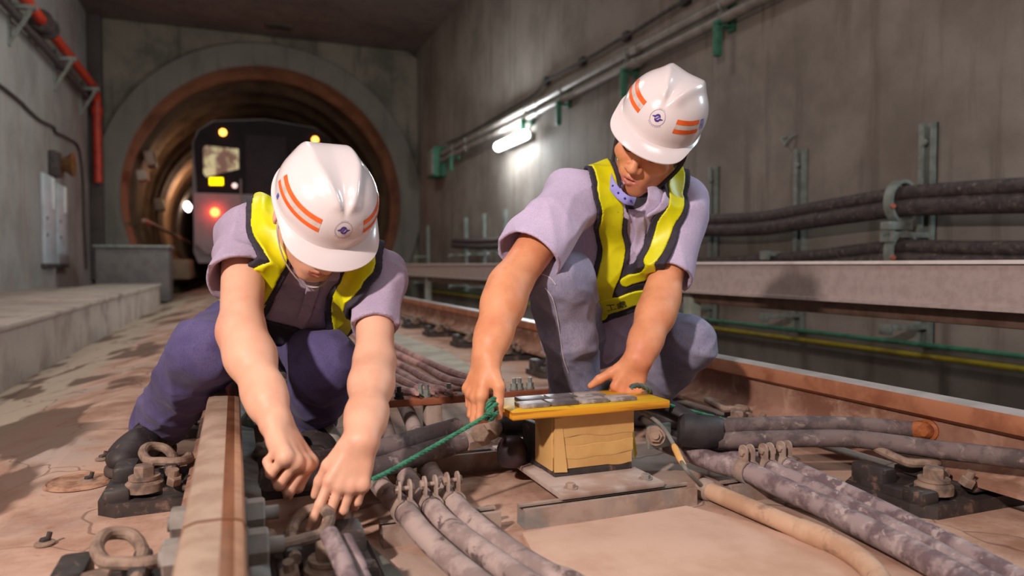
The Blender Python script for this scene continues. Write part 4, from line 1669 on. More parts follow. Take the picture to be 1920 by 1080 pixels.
pk = [[(676, 592), (690, 618), (732, 642), (767, 662), (820, 687), (875, 712), (930, 728)],
      [(662, 606), (690, 634), (732, 657), (790, 685), (835, 710), (872, 724), (900, 733)],
      [(648, 618), (690, 650), (731, 674), (767, 692), (810, 718), (840, 731), (866, 738)],
      [(634, 628), (690, 664), (735, 690), (765, 710), (800, 726), (826, 736), (846, 742)],
      [(620, 638), (680, 674), (731, 702), (760, 717), (785, 730), (802, 738), (812, 744)],
      [(606, 650), (670, 690), (705, 710), (731, 722), (760, 734), (775, 741), (782, 746)]]
nm = ['farthest', 'second farthest', 'third farthest', 'third nearest', 'second nearest', 'nearest']
for k, pts in enumerate(pk):
    zz = [.045 + .012 * k, .055 + .011 * k, .070 + .010 * k, .09 + .008 * k, .125 + .004 * k, .152, .166]
    cable('feed_cable', [PZ(u, v - (4 if i > 4 else 0) - (4 if i > 5 else 0), z) for i, ((u, v), z) in enumerate(zip(pts, zz))], [.0135] * 31 + [.012, .010, .008, .007, .006, .006], M_pink, nm[k] + ' of the six pinkish cables curving to the terminal bar', 'cable', 'pinkish cables behind the squatting worker', seg=10)
# grey slabs between those cables and the right rail
mb = MB()
qs = [PZ(735, 622, .03), PZ(838, 660, .03), PZ(960, 735, .03), PZ(880, 735, .03), PZ(740, 650, .03)]
mb.prism([(q.x, q.y) for q in qs], (0, 0, 0), (1, 0, 0), (0, 1, 0), -.01, .035)
tag(mb.build('concrete_strip', mat('greenish_concrete', rgb(172, 166, 150), rgb(148, 140, 124), 5, rough=0.85, world=True)), 'pale grey concrete strip between the pinkish cables and the right rail', 'concrete slab')
# green ropes
M_rope = mat('green_rope', rgb(62, 136, 104), rgb(44, 106, 82), 60, 0.4, 0.6, 0.7, bump=0.6, bscale=160)


def twisted(pts, r, n=8):
    """three-strand rope as one mesh"""
    mb_ = MB()
    sp = spline(pts, n)
    acc = 0
    fr = None
    strands = [[], [], []]
    for i, p in enumerate(sp):
        t_ = (sp[min(i + 1, len(sp) - 1)] - sp[max(i - 1, 0)]).normalized()
        if i:
            acc += (sp[i] - sp[i - 1]).length
        if fr is None:
            x, y, _ = frame_from(t_)
        else:
            x = (fr - t_ * fr.dot(t_)).normalized()
            y = t_.cross(x)
        fr = x
        for s in range(3):
            a = acc / (r * 7) * 2 * math.pi + s * 2 * math.pi / 3
            strands[s].append(p + x * math.cos(a) * r * .5 + y * math.sin(a) * r * .5)
    for s in strands:
        mb_.tube(s, r * .58, 7)
    return mb_


ropeA = [P(699, 899, 1.215), P(730, 884, 1.25), P(790, 850, 1.31), P(850, 816, 1.36), P(915, 778, 1.405)]
t = thing('green_rope', ropeA[0], 'green rope from the squatting worker\'s hand to the knot on the board', 'rope')
twisted(ropeA, .0044, 14).build('strand', M_rope, t)
kn = P(921, 768, 1.405)
mb = twisted([P(915, 778, 1.405), P(914, 764, 1.40), P(920, 752, 1.40), P(932, 746, 1.42), P(940, 749, 1.43), P(934, 756, 1.415), P(924, 762, 1.40), P(919, 772, 1.395), P(924, 782, 1.40), P(916, 786, 1.41), P(910, 780, 1.40), P(918, 774, 1.392), P(928, 778, 1.40), P(932, 768, 1.42)], .0050, 10)
mb.build('knot', M_rope, t)
ropeB = [P(1245, 757, 1.66), P(1262, 762, 1.70), P(1300, 772, 1.76), P(1345, 783, 1.84), P(1400, 795, 1.95)]
t = thing('green_rope', ropeB[0], 'green rope running right from behind the yellow board towards the rail', 'rope')
twisted(ropeB, .0048, 14).build('strand', M_rope, t)
ropeC = [P(1184, 726, 1.585), P(1192, 723, 1.60), P(1203, 724, 1.61), P(1214, 729, 1.62), P(1219, 736, 1.64), P(1217, 744, 1.68)]
t = thing('rope_loop', ropeC[0], 'short dark green rope loop at the far right edge of the board', 'rope')
twisted(ropeC, .006, 12).build('strand', mat('grey_green_rope', rgb(92, 108, 98), rgb(70, 84, 76), 60, rough=0.8, bump=0.5, bscale=160), t)
# small studs standing in the slab on the far left
for (u, v, lab) in ((192, 861, 'small bolt standing in the dusty slab, farthest of the three at left'), (166, 902, 'small bolt in the slab beside the round core patch at left'), (84, 1020, 'small bolt in the slab nearest the camera at left')):
    q = PZ(u, v, 0)
    t = thing('anchor_bolt', q, lab, 'bolt', 'bolts in the slab at left')
    mb = MB()
    mb.lathe([(.017, 0), (.017, .003), (.012, .006), (0, .006)], q, (0, 0, 1), 16)
    mb.build('washer', M_clip, t)
    mb = MB()
    mb.hexnut(q + Vector((0, 0, .005)), (0, 0, 1), .009, .006)
    mb.cyl(q + Vector((.004, 0, .004)), q + Vector((.008, .002, .02)), .0045, n=8)
    mb.build('nut', M_plate, t)
q = PZ(152, 902, 0.001)
mb = MB()
mb.lathe([(.0, .004), (.058, .004), (.062, .001), (.066, .001), (.07, .005), (.075, .0)], (q.x, q.y, -.001), (0, 0, 1), 40)
tag(mb.build('core_patch', mat('core_patch', rgb(178, 138, 112), rgb(140, 100, 78), 30, rough=0.9, bump=0.4)), 'round filled core patch in the slab at left', 'patch')


# ------------------------------------------------------------------ rubble and pieces by the left rail
def stone(name, c, s, seed, m, label, cat='stone', group=None):
    b = bmesh.new()
    bmesh.ops.create_icosphere(b, subdivisions=3, radius=1)
    rr = random.Random(seed)
    pl = [(Vector((rr.uniform(-1, 1), rr.uniform(-1, 1), rr.uniform(-1, 1))).normalized(), rr.uniform(.55, .8)) for _ in range(9)]
    for v in b.verts:
        for n_, d_ in pl:
            k = v.co.dot(n_) - d_
            if k > 0:
                v.co -= n_ * k
        v.co = Vector((v.co.x * s[0], v.co.y * s[1], v.co.z * s[2]))
    mb_ = MB()
    mb_.bm(b, Matrix.Translation(Vector(c)))
    return tag(mb_.build(name, m, loc=c, smooth=25), label, cat, group)


M_stone = mat('grey_rubble', rgb(178, 174, 164), rgb(146, 138, 128), 12, rough=0.9, bump=0.5, bscale=40)
stone('concrete_lump', PZ(607, 835, .05), (.085, .05, .06), 3, M_stone, 'pale grey concrete lump behind the heavy cables at the squatting worker\'s foot')
stone('concrete_lump', PZ(530, 752, .05), (.06, .08, .07), 5, M_stone, 'grey concrete lump between the squatting worker\'s legs beside the rail')
stone('concrete_lump', PZ(470, 800, .05), (.05, .07, .06), 9, M_stone, 'grey concrete lump against the foot of the left rail')
for (pts, r, lab) in (([P(618, 1002, 1.03), P(626, 1020, 1.01), P(644, 1058, .97), P(662, 1100, .93), Vector((.17, .5, .05)), Vector((.18, -.5, .02))], .0135, 'upper of two purple-grey cable stubs at the bottom edge, right of the rail joint'), ([P(648, 1010, 1.04), P(658, 1030, 1.02), P(674, 1060, .99), P(694, 1105, .95), Vector((.205, .5, .05)), Vector((.215, -.5, .02))], .010, 'thinner of two purple-grey cable stubs at the bottom edge, right of the rail joint')):
    cable('cable_stub', pts, r, M_cabd, lab, 'cable', 'cable stubs at the bottom edge')
mb = MB()
mb.box(PZ(697, 1062, .012), (.055, .16, .012), (0, 0, .18), .004)
tag(mb.build('steel_flat', mat('greenish_flat', rgb(120, 122, 114), rgb(100, 100, 94), 14, rough=0.6, metal=.2)), 'flat grey steel strip on the slab at the bottom edge beside the cable stubs', 'steel strip')
# ------------------------------------------------------------------ people
def IV(x, y, z):
    """direction given as right / up / towards the camera"""
    return (RGT * x + UPV * y - FWD * z).normalized()


def RV(uv, x, y, z):
    """direction as seen along the view ray of a photo pixel: right / up / towards the camera"""
    zz = -ray(*uv).normalized()
    xx = (RGT - zz * RGT.dot(zz)).normalized()
    yy = zz.cross(xx)
    return (xx * x + yy * y + zz * z).normalized()


def basis(f, u):
    """columns: his right, forward, up"""
    f = Vector(f).normalized()
    u = (Vector(u) - f * Vector(u).dot(f)).normalized()
    r = f.cross(u)
    return r, f, u


def np_basis(r, f, u):
    return np.array([[r.x, f.x, u.x], [r.y, f.y, u.y], [r.z, f.z, u.z]], dtype=np.float32)


def skin_mat(name, c, c2, c3):
    return mat(name, c, c2, 18, 0.4, 0.65, 0.5, bump=0.12, bscale=260, bdist=0.0006, world=True, sss=0.12, spec=0.4, c3=c3, scale3=9, lo3=0.5, hi3=0.8)


M_skin1 = skin_mat('fair_skin', rgb(226, 174, 146), rgb(220, 164, 136), rgb(216, 150, 126))
M_skin2 = skin_mat('tanned_skin', rgb(222, 154, 114), rgb(212, 140, 100), rgb(206, 128, 96))
M_lip = mat('lips', rgb(204, 130, 112), rgb(196, 120, 102), 40, rough=0.4, bump=0.05, world=True)
M_nail = mat('finger_nail', rgb(240, 198, 178), rgb(236, 190, 170), 40, rough=0.3, bump=0)
M_hair = mat('black_hair', rgb(36, 30, 30), rgb(24, 20, 20), 60, rough=0.5, bump=0.4, stretch=(6, 6, 1))
M_brow = M_hair
M_white = mat('helmet_white', rgb(228, 218, 219), rgb(224, 214, 215), 3, rough=0.2, bump=0, coat=0.4)
M_orange = mat('orange_tape', rgb(240, 106, 44), rgb(226, 92, 34), 30, rough=0.35, bump=0.03)
M_silver = mat('silver_tape', rgb(226, 214, 208), rgb(206, 194, 190), 40, rough=0.35, metal=0.2, bump=0.05)
M_purple = mat('emblem_purple', rgb(74, 52, 150), rgb(66, 46, 140), 20, rough=0.4, bump=0)
M_ringink = mat('emblem_ring_ink', rgb(120, 110, 160), rgb(110, 100, 150), 20, rough=0.4, bump=0)
M_blue = mat('blue_label', rgb(86, 98, 200), rgb(78, 90, 190), 20, rough=0.4, bump=0)


def cloth_mat(name, c, c2, weave, rough=0.85, c3=None, s3=6, lo3=.5):
    t = NT(name)
    co = t.coord(True)
    n1 = t.noise(co, 9, 4, 0.6)
    n2 = t.noise(co, weave, 3, 0.7, (1, 1, .35))
    col = t.mix(t.ramp(n1, .4, .65), c, c2)
    if c3:
        n3 = t.noise(co, s3, 4, .6, None, .3, (5, 3, 1))
        col = t.mix(t.math('MULTIPLY', t.ramp(n3, lo3, lo3 + .2), .7), col, c3)
    dk = tuple(x * .72 for x in c2[:3]) + (1,)
    col = t.mix(t.math('MULTIPLY', t.ramp(n2, .45, .65), .45), col, dk)
    t.link(col, t.b.inputs['Base Color'])
    t.b.inputs['Roughness'].default_value = rough
    t.b.inputs['Sheen Weight'].default_value = .08
    t.b.inputs['Specular IOR Level'].default_value = .25
    t.bump(t.math('ADD', n2, t.math('MULTIPLY', t.noise(co, 30, 4, .6), 1.4)), .3, .0016)
    return t.m


M_shirt1 = cloth_mat('grey_lavender_shirt', rgb(176, 160, 184), rgb(166, 150, 174), 420)
M_shirt2 = cloth_mat('pale_lavender_shirt', rgb(198, 184, 214), rgb(188, 174, 204), 420)
M_jean1 = cloth_mat('navy_trousers', rgb(88, 80, 124), rgb(76, 68, 110), 360, c3=rgb(108, 98, 140), s3=5)
M_jean2 = cloth_mat('washed_grey_jeans', rgb(146, 142, 164), rgb(124, 122, 148), 330, c3=rgb(170, 164, 180), s3=5)
M_vest = mat('black_vest_fabric', rgb(52, 46, 60), rgb(42, 38, 50), 60, rough=0.8, bump=0.25, bscale=300, world=True)
M_lime = mat('lime_reflective_strip', rgb(222, 218, 10), rgb(206, 206, 6), 16, rough=0.42, bump=0.12, bscale=120, world=True)
M_lime2 = mat('lime_strip_edge', rgb(206, 214, 70), rgb(196, 204, 60), 30, rough=0.5, bump=0.1, world=True)
M_strapw = mat('white_strap', rgb(206, 200, 196), rgb(186, 180, 176), 30, rough=0.6)
M_strapk = mat('black_strap', rgb(40, 36, 38), rgb(30, 28, 30), 30, rough=0.6)
M_shoe = mat('black_shoe', rgb(58, 50, 50), rgb(42, 36, 37), 30, rough=0.6, bump=0.25, c3=rgb(96, 82, 76), scale3=34, lo3=.57)
M_sole = mat('dusty_sole', rgb(84, 70, 64), rgb(64, 54, 50), 30, rough=0.8, bump=0.3)
M_stitch = mat('pale_stitching', rgb(206, 196, 204), rgb(190, 180, 190), 60, rough=0.8)


# ---- hand
def make_hand(W, d, n, left, curls, spreads, thumb, sc=1.0):
    W, d = Vector(W), Vector(d).normalized()
    n = Vector(n)
    n = (n - d * n.dot(d)).normalized()
    s = d.cross(n) * (-1 if left else 1)
    K = [(.030, .088), (.0105, .093), (-.0095, .088), (-.028, .079)]
    LEN = [(.043, .026, .021), (.047, .030, .022), (.043, .028, .021), (.034, .021, .019)]
    RAD = [(.0098, .0090, .0080, .0066), (.0100, .0092, .0082, .0068), (.0095, .0087, .0078, .0065), (.0085, .0077, .0070, .0058)]
    palm, fing, nails = [], [], []
    for i in range(4):
        k = W + (s * K[i][0] + d * K[i][1]) * sc
        b = W + (s * K[i][0] * .55 + d * .012) * sc
        palm.append(econe(b, k - n * .001, .0135 * sc, .0110 * sc, n, 1.12))
        palm.append(cone(k, k + d * .001, .0114 * sc, .0114 * sc))
        p, a = k, 0.0
        ds = [p]
        segs = []
        for j in range(3):
            a += math.radians(curls[i][j])
            v = (d * math.cos(a) + n * math.sin(a) + s * spreads[i] * math.cos(a)).normalized()
            q = p + v * LEN[i][j] * sc
            segs.append(cone(p, q, RAD[i][j] * sc, RAD[i][j + 1] * sc))
            p = q
        dorsal = (-d * math.sin(a) * -1 * -1 + 0 * d) if False else (n * -math.cos(a) + d * math.sin(a))
        nails.append((p - v * .001 + dorsal * RAD[i][3] * .95 * sc, dorsal))
        fing.append(U(.004, *segs))
    palm.append(ell(W + (d * .050 + n * .008) * sc, (.034 * sc, .036 * sc, .018 * sc), np_basis(s, d, n)))
    palm.append(cone(W + (d * .018 + s * .014 + n * .008) * sc, W + (d * .052 + s * .026 + n * .012) * sc, .016 * sc, .013 * sc))
    # thumb from the side of the palm near its base
    p = W + (d * .028 + s * .026 + n * .006) * sc
    tl, tr = (.042, .033, .027), (.0150, .0118, .0108, .0085)
    ts = []
    for j in range(3):
        c = thumb[j]
        v = (d * c[0] + n * c[1] + s * c[2]).normalized()
        q = p + v * tl[j] * sc
        ts.append(cone(p, q, tr[j] * sc, tr[j + 1] * sc))
        p = q
    palm_f = U(.010, *palm)
    th = U(.006, *ts)
    f = U(.009, palm_f, th)
    fingers = U(.0012, *fing)
    return U(.0045, f, fingers), nails


# ---- head in local axes (right, forward, up), chin about .105 below the centre
def make_head(c, B, open_mouth=True):
    r, f, u = [Vector(B[:, i]) for i in range(3)]

    def L(x, y, z):
        return Vector(c) + r * x + f * y + u * z

    def E(x, y, z, a, b, e):
        return ell(L(x, y, z), (a, b, e), B)
    skull = U(.03, E(0, -.015, .030, .077, .098, .092), E(0, .020, -.035, .064, .070, .072))
    jaw = U(.022, cone(L(-.050, .0, -.055), L(-.018, .068, -.092), .022, .020), cone(L(.050, .0, -.055), L(.018, .068, -.092), .022, .020), E(0, .072, -.094, .022, .018, .018))
    face = U(.02, skull, jaw, E(-.043, .062, -.018, .026, .022, .02), E(.043, .062, -.018, .026, .022, .02), E(0, .076, -.062, .034, .022, .026))
    brow = U(.012, face, cone(L(-.045, .074, .030), L(-.012, .086, .026), .010, .010), cone(L(.045, .074, .030), L(.012, .086, .026), .010, .010))
    soc = SUB(.012, brow, E(-.032, .098, .010, .017, .012, .010), E(.032, .098, .010, .017, .012, .010))
    lids = U(.004, soc, E(-.032, .077, .009, .0155, .0125, .0105), E(.032, .077, .009, .0155, .0125, .0105))
    nose = U(.007, cone(L(0, .086, .020), L(0, .110, -.024), .0078, .0105), E(0, .110, -.027, .0125, .0115, .0105), E(-.0145, .099, -.031, .0085, .0105, .0085), E(.0145, .099, -.031, .0085, .0105, .0085))
    nose = SUB(.002, nose, E(-.0075, .106, -.040, .004, .006, .004), E(.0075, .106, -.040, .004, .006, .004))
    h = U(.009, lids, nose)
    lips = U(.003, cone(L(-.023, .084, -.061), L(-.006, .0955, -.056), .0035, .0062), cone(L(.023, .084, -.061), L(.006, .0955, -.056), .0035, .0062), cone(L(-.006, .0955, -.056), L(.006, .0955, -.056), .0062, .0062),
             cone(L(-.020, .083, -.066), L(0, .0945, -.070), .0035, .0075), cone(L(.020, .083, -.066), L(0, .0945, -.070), .0035, .0075))
    h = U(.004, h, lips)
    slit = E(0, .100, -.0628, .0165 if open_mouth else .018, .012, .0024 if open_mouth else .0012)
    h = SUB(.002, h, slit)
    for sx in (-1, 1):
        ear = ell(L(sx * .081, -.012, -.004), (.0085, .019, .031), np_basis(*basis(f + r * sx * .35, u + f * -.18)))
        ear = SUB(.004, ear, ell(L(sx * .092, -.008, .002), (.0075, .010, .018), B))
        h = U(.006, h, ear)

    def local(p):
        return (p - nv(c)) @ B

    def lipmask(p):
        q = local(p)
        x, y, z = q[:, 0], q[:, 1], q[:, 2]
        top = -.0505 - np.abs(x) * .28 + .0015 * np.cos(x * 500)
        bot = -.0795 + np.abs(x) * .42
        return (np.abs(x) < .0245) & (z < top) & (z > bot) & (y > .078)
    return h, L, lipmask, E


# ---- hard hat
HA, HB, HH = .106, .122, .104


def hat_r(phi, th, off=0.0):
    """point of the shell in helmet axes (right, forward, up); rim at th=90deg, z=0"""
    st, ct = math.sin(th), math.cos(th)
    e = abs(st) ** .86
    x = HA * e * math.sin(phi)
    y = HB * e * math.cos(phi)
    z = HH * (abs(ct) ** .92)
    n = Vector((x / HA ** 2, y / HB ** 2, z / HH ** 2 + 1e-6)).normalized()
    # crown: two raised edges that close to a point above the brow, a shallow valley between
    yy = y / HB
    wdt = .006 + .034 * min(1, max(0, (.76 - yy) / .9)) ** .9
    fade = 1 / (1 + math.exp((yy - .70) * 26)) * 1 / (1 + math.exp((-.84 - yy) * 16)) * (1 / (1 + math.exp((.30 - z / HH) * 20)))
    q = abs(x)
    if q < wdt:
        hgt = .0115 * (0.05 + .95 * (q / wdt) ** 1.8)
    else:
        hgt = .0115 * math.exp(-((q - wdt) / .0175) ** 2)
    # side flats
    p = Vector((x, y, z)) + n * (hgt * fade + off)
    return p


def hat_surf(phi, z, off=0.0):
    th = math.acos(max(0, min(1, (z / HH))) ** (1 / .92))
    return hat_r(phi, th, off)


def make_hat(parent, c, B, label_side, strap_pts, strap_m, extra=None, hs=1.0, zs=1.0):
    r, f, u = [Vector(B[:, i]) for i in range(3)]

    def Wd(p):
        return Vector(c) + (r * p.x + f * p.y + u * p.z * zs) * hs
    NP, NR = 144, 40
    rows = []
    for i in range(NR + 1):
        th = math.radians(.6 + 89.4 * i / NR)
        rows.append([hat_r(2 * math.pi * k / NP, th) for k in range(NP)])
    # skirt and brim
    def brimlen(phi):
        a = abs((phi + math.pi) % (2 * math.pi) - math.pi)
        w = 1 / (1 + math.exp((a - math.radians(54)) * 7))
        return .0045 + .034 * w

    def low(phi, t, dz, inn=0):
        base = hat_r(phi, math.pi / 2)
        o = Vector((base.x / HA, base.y / HB, 0)).normalized()
        Lb = brimlen(phi)
        fw = max(0, math.cos(phi))
        squ = 1.0
        drop = -.016 - .52 * Lb * t * (t * .45 + .55) - dz
        return Vector((base.x, base.y, 0)) + o * (Lb * t - inn) + Vector((0, 0, drop)) + Vector((0, fw * .006 * t, 0))
    ring = [2 * math.pi * k / NP for k in range(NP)]
    rows.append([hat_r(p, math.pi / 2) + Vector((0, 0, -.010)) for p in ring])
    for t in (.04, .2, .45, .75, .96, 1.0):
        rows.append([low(p, t, 0) for p in ring])
    rows.append([low(p, 1.0, .0028) for p in ring])
    for t in (.9, .5, .1):
        rows.append([low(p, t, .0030) for p in ring])
    rows.append([hat_r(p, math.pi / 2, -.004) + Vector((0, 0, -.012)) for p in ring])
    for i in range(6):
        th = math.radians(88 - 16 * i)
        rows.append([hat_r(p, th, -.0045) for p in ring])
    mb = MB()
    vs = [Wd(p) for row in rows for p in row]
    fs = []
    for i in range(len(rows) - 1):
        for k in range(NP):
            k2 = (k + 1) % NP
            fs.append((i * NP + k, i * NP + k2, (i + 1) * NP + k2, (i + 1) * NP + k))
    fs.append(tuple(range(NP)))
    mb.add(vs, fs)
    hat = mb.build('hard_hat', M_white, parent, smooth=55)

    def patch(z0, z1, p0, p1, off=.0007, n=30, taper=0.0):
        mb_ = MB()
        vs_, fs_ = [], []
        for k in range(n + 1):
            for j in range(5):
                z = z0 + (z1 - z0) * j / 4
                w = p0 + (p1 - p0) * k / n + taper * (z - .045)
                vs_.append(Wd(hat_surf(w, z, off)))
        for k in range(n):
            for j in range(4):
                fs_.append((k * 5 + j, k * 5 + j + 1, (k + 1) * 5 + j + 1, (k + 1) * 5 + j))
        mb_.add(vs_, fs_)
        return mb_
    for sgn in (1, -1):
        a0, a1 = sgn * math.radians(27), sgn * math.radians((98 if label_side > 80 else 82) if sgn > 0 else label_side)
        patch(.026, .056, a0, a1, .0006).build('silver_stripe', M_silver, hat, weld=False)
        patch(.0255, .0355, a0, a1, .0010).build('orange_stripe', M_orange, hat, weld=False)
        patch(.0465, .0565, a0, a1, .0010).build('orange_stripe', M_orange, hat, weld=False)
    # emblem laid on the front of the shell
    ze = .044

    def em(a, b, off=.0010):
        return Wd(hat_surf(a * 1.2 / (HA * .98), ze + b * 1.12, off))

    def stroke(mb_, pts, w, off):
        vs_, fs_ = [], []
        for i, (a, b) in enumerate(pts):
            a0, b0 = pts[max(i - 1, 0)]
            a1, b1 = pts[min(i + 1, len(pts) - 1)]
            tx, ty = a1 - a0, b1 - b0
            ll = math.hypot(tx, ty) + 1e-9
            wi = w[i] if isinstance(w, list) else w
            vs_ += [em(a - ty / ll * wi, b + tx / ll * wi, off), em(a + ty / ll * wi, b - tx / ll * wi, off)]
        for i in range(len(pts) - 1):
            fs_.append((2 * i, 2 * i + 1, 2 * i + 3, 2 * i + 2))
        mb_.add(vs_, fs_)
    circ = lambda R_, a0=0, a1=360, n=36, cx=0, cy=0, ey=1: [(cx + R_ * math.cos(math.radians(a0 + (a1 - a0) * i / n)), cy + ey * R_ * math.sin(math.radians(a0 + (a1 - a0) * i / n))) for i in range(n + 1)]
    mb = MB()
    stroke(mb, circ(.0158), .00032, .0009)
    for k in range(9):
        a = math.radians(225 + 90 * k / 8)
        stroke(mb, [(.0176 * math.cos(a), .0176 * math.sin(a)), (.0192 * math.cos(a), .0192 * math.sin(a))], .0006, .0009)
    for k in range(5):
        a = math.radians(68 + 44 * k / 4)
        stroke(mb, [(.0174 * math.cos(a), .0174 * math.sin(a)), (.0184 * math.cos(a), .0184 * math.sin(a))], .0004, .0009)
    mb.build('emblem_ring', M_ringink, hat, weld=False)
    mb = MB()
    stroke(mb, circ(.0052, -20, 160, 20, 0, .0004), [.0006 + .0016 * math.sin(math.pi * i / 20) for i in range(21)], .0010)
    stroke(mb, circ(.0052, 160, 340, 20, 0, -.0004), [.0006 + .0016 * math.sin(math.pi * i / 20) for i in range(21)], .0010)
    stroke(mb, [(-.0026, .0034), (-.0012, .0012), (.0012, -.0012), (.0026, -.0034)], [.0006, .0012, .0012, .0006], .0011)
    stroke(mb, [(.0046, .0012), (.0080, .0002), (.0118, -.0010)], [.0022, .0017, .0005], .0010)
    stroke(mb, [(-.0046, -.0012), (-.0080, -.0002), (-.0118, .0010)], [.0022, .0017, .0005], .0010)
    mb.build('emblem', M_purple, hat, weld=False)
    if extra == 'rect':
        patch(.002, .017, math.radians(84), math.radians(87.5), .0012, 6).build('blue_label', M_blue, hat, weld=False)
    else:
        mb = MB()
        for (p0, p1, z0, z1) in ((-70, -71.2, .030, .054), (-74, -75.2, .030, .054), (-70, -75, .052, .0545), (-70, -75, .041, .0435), (-77.5, -78.7, .030, .054)):
            m2 = patch(z0, z1, math.radians(p0), math.radians(p1), .0010, 4)
            mb.add(m2.v, m2.f)
        mb.build('blue_label', M_blue, hat, weld=False)
    # chin strap ribbon
    for pts, w_, m_ in strap_pts:
        sp = spline(pts, 8)
        mb = MB()
        mb.tube(sp, w_, 8, ry=.28, x0=tuple(-FWD.cross(sp[len(sp) // 2] - sp[len(sp) // 2 - 1])))
        mb.build('chin_strap', m_, hat)
    return hat


def torso_sdf(P0, N0, SR, SL, r=1.0):
    P0, N0, SR, SL = Vector(P0), Vector(N0), Vector(SR), Vector(SL)
    w = SL - SR
    t = (N0 - P0).normalized()
    Cm = P0.lerp(N0, .52)
    S_in = (SR + SL) / 2
    return U(.06, econe(P0, Cm, .118 * r, .118 * r, w, 1.28), econe(Cm, P0.lerp(N0, .80), .118 * r, .098 * r, w, 1.45),
             cone(SR.lerp(SL, .08) - t * .005, SR.lerp(SL, .5), .058, .066), cone(SL.lerp(SR, .08) - t * .005, SR.lerp(SL, .5), .058, .066), cone(P0.lerp(N0, .85), N0, .075, .056))


def sleeve(S, E, f0, f1, r0, r1, flare=.012):
    """open sleeve along the upper arm and an inner cut"""
    S, E = Vector(S), Vector(E)
    end = S.lerp(E, f1)
    ax = (E - S).normalized()
    out = AND(cone(S, end + ax * .06, r0, r1 + flare), HALF(end, ax))
    inner = cone(S.lerp(E, f1 - .22), end + ax * .08, r1 - .008, r1 + flare - .002)
    return out, inner


def folds(seed, amp, f, stretch=(1, 1, 1), rot=None):
    s = np.array(stretch, dtype=np.float32)

    def g(p):
        q = p * s
        a = wob(q, f, seed)
        b = wob(q, f * 2.1, seed + 3)
        c = wob(q, f * 3.7, seed + 5)
        rid = 1 - np.abs(a)
        rid2 = 1 - np.abs(b)
        return -amp * (rid ** 2.6 * 1.1 + .45 * rid2 ** 2.6 + .16 * c - .5)
    return g


def strip(shape, pts, half, off, thick=.004, half2=None):
    """band that follows a path over the surface: shell of the cloth cut by a tube along the path"""
    pts = spline([Vector(p) for p in pts if p is not None], 4)
    arr = np.array([tuple(p) for p in pts], np.float32)
    I3 = np.eye(3, dtype=np.float32) * .004
    for _ in range(6):
        g = np.stack([shape(arr + I3[i]) - shape(arr - I3[i]) for i in range(3)], 1)
        g /= np.maximum(np.linalg.norm(g, axis=1, keepdims=True), 1e-5)
        arr = arr - g * (shape(arr) - off * .6)[:, None]
    pts = [Vector(p) for p in arr.tolist()]
    pts = [pts[0]] + [(pts[i - 1] + pts[i] * 2 + pts[i + 1]) / 4 for i in range(1, len(pts) - 1)] + [pts[-1]]
    h2 = half if half2 is None else half2
    N_ = len(pts) - 1
    hw = [half + (h2 - half) * i / N_ for i in range(N_ + 1)]
    caps = [cone(pts[i], pts[i + 1], hw[i], hw[i + 1]) for i in range(N_)]
    tube_f = U(0, *caps)
    a = OFF(shape, off)
    a.bb = tube_f.bb
    b = OFF(shape, off - thick)

    def f(p):
        return np.maximum(np.maximum(a(p), -b(p)), tube_f(p))
    f.bb = tube_f.bb
    return f


def shoe(parent, heel, toe, up, laces=True):
    heel, toe = Vector(heel), Vector(toe)
    f = (toe - heel).normalized()
    u = Vector(up)
    u = (u - f * u.dot(f)).normalized()
    r = f.cross(u)
    Ln = (toe - heel).length
    B = np_basis(r, f, u)
    p = lambda a, b, h: heel + f * (a * Ln) + r * b + u * h
    upper = U(.03, ell(p(.78, 0, .038), (.047, .075, .040), B), ell(p(.45, 0, .048), (.042, .10, .048), B), ell(p(.14, 0, .055), (.037, .045, .058), B), cone(p(.2, 0, .06), p(.22, 0, .11), .040, .042))
    upper = AND(upper, HALF(p(0, 0, .012), -u))
    up_o = sdf_obj('shoe', upper, .0035, M_shoe, parent)
    sole = AND(U(.02, ell(p(.76, 0, .010), (.051, .085, .04), B), ell(p(.42, 0, .010), (.042, .11, .04), B), ell(p(.13, 0, .010), (.040, .045, .04), B)), HALF(p(0, 0, .022), u), HALF(p(0, 0, .001), -u))
    sole.bb = upper.bb
    sdf_obj('sole', sole, .0035, M_sole, up_o)
    if laces:
        mb = MB()
        for k in range(5):
            a = .46 + .065 * k
            h = .099 - .10 * (a - .46)
            mb.tube(spline([p(a, -.026, h - .014), p(a + .02, 0, h + .004), p(a + .01, .026, h - .014)], 4), .0032, 6)
        mb.build('laces', M_strapk, up_o)
    return up_o


def legs_sdf(P0, hips, knees, ankles, rt=.082, rk=.066, rs=.062, ra=.052, seed=1, amp=.007):
    fs = [ell(P0 + Vector((0, 0, .03)), (.13, .115, .098), np_basis(*basis((Vector(knees[0]) + Vector(knees[1])) / 2 - Vector(P0), (0, 0, 1))))]
    inn = []
    for h, k, a in zip(hips, knees, ankles):
        h, k, a = Vector(h), Vector(k), Vector(a)
        ax = (a - k).normalized()
        th = cone(h, k, rt * 1.08, rk)
        mid = k.lerp(a, .35)
        sh = U(.03, cone(k, mid, rk, rs * 1.02), cone(mid, a + ax * .05, rs, ra + .006))
        sh = AND(sh, HALF(a + ax * .035, ax))
        fs.append(U(.035, th, sh))
        inn.append(cone(a - ax * .05, a + ax * .09, ra - .014, ra - .004))
    body = U(.045, *fs)
    body = SUB(.004, body, *inn)
    return DISP(body, folds(seed, amp * 1.5, 17, (1, 1, 1.5)), .014)


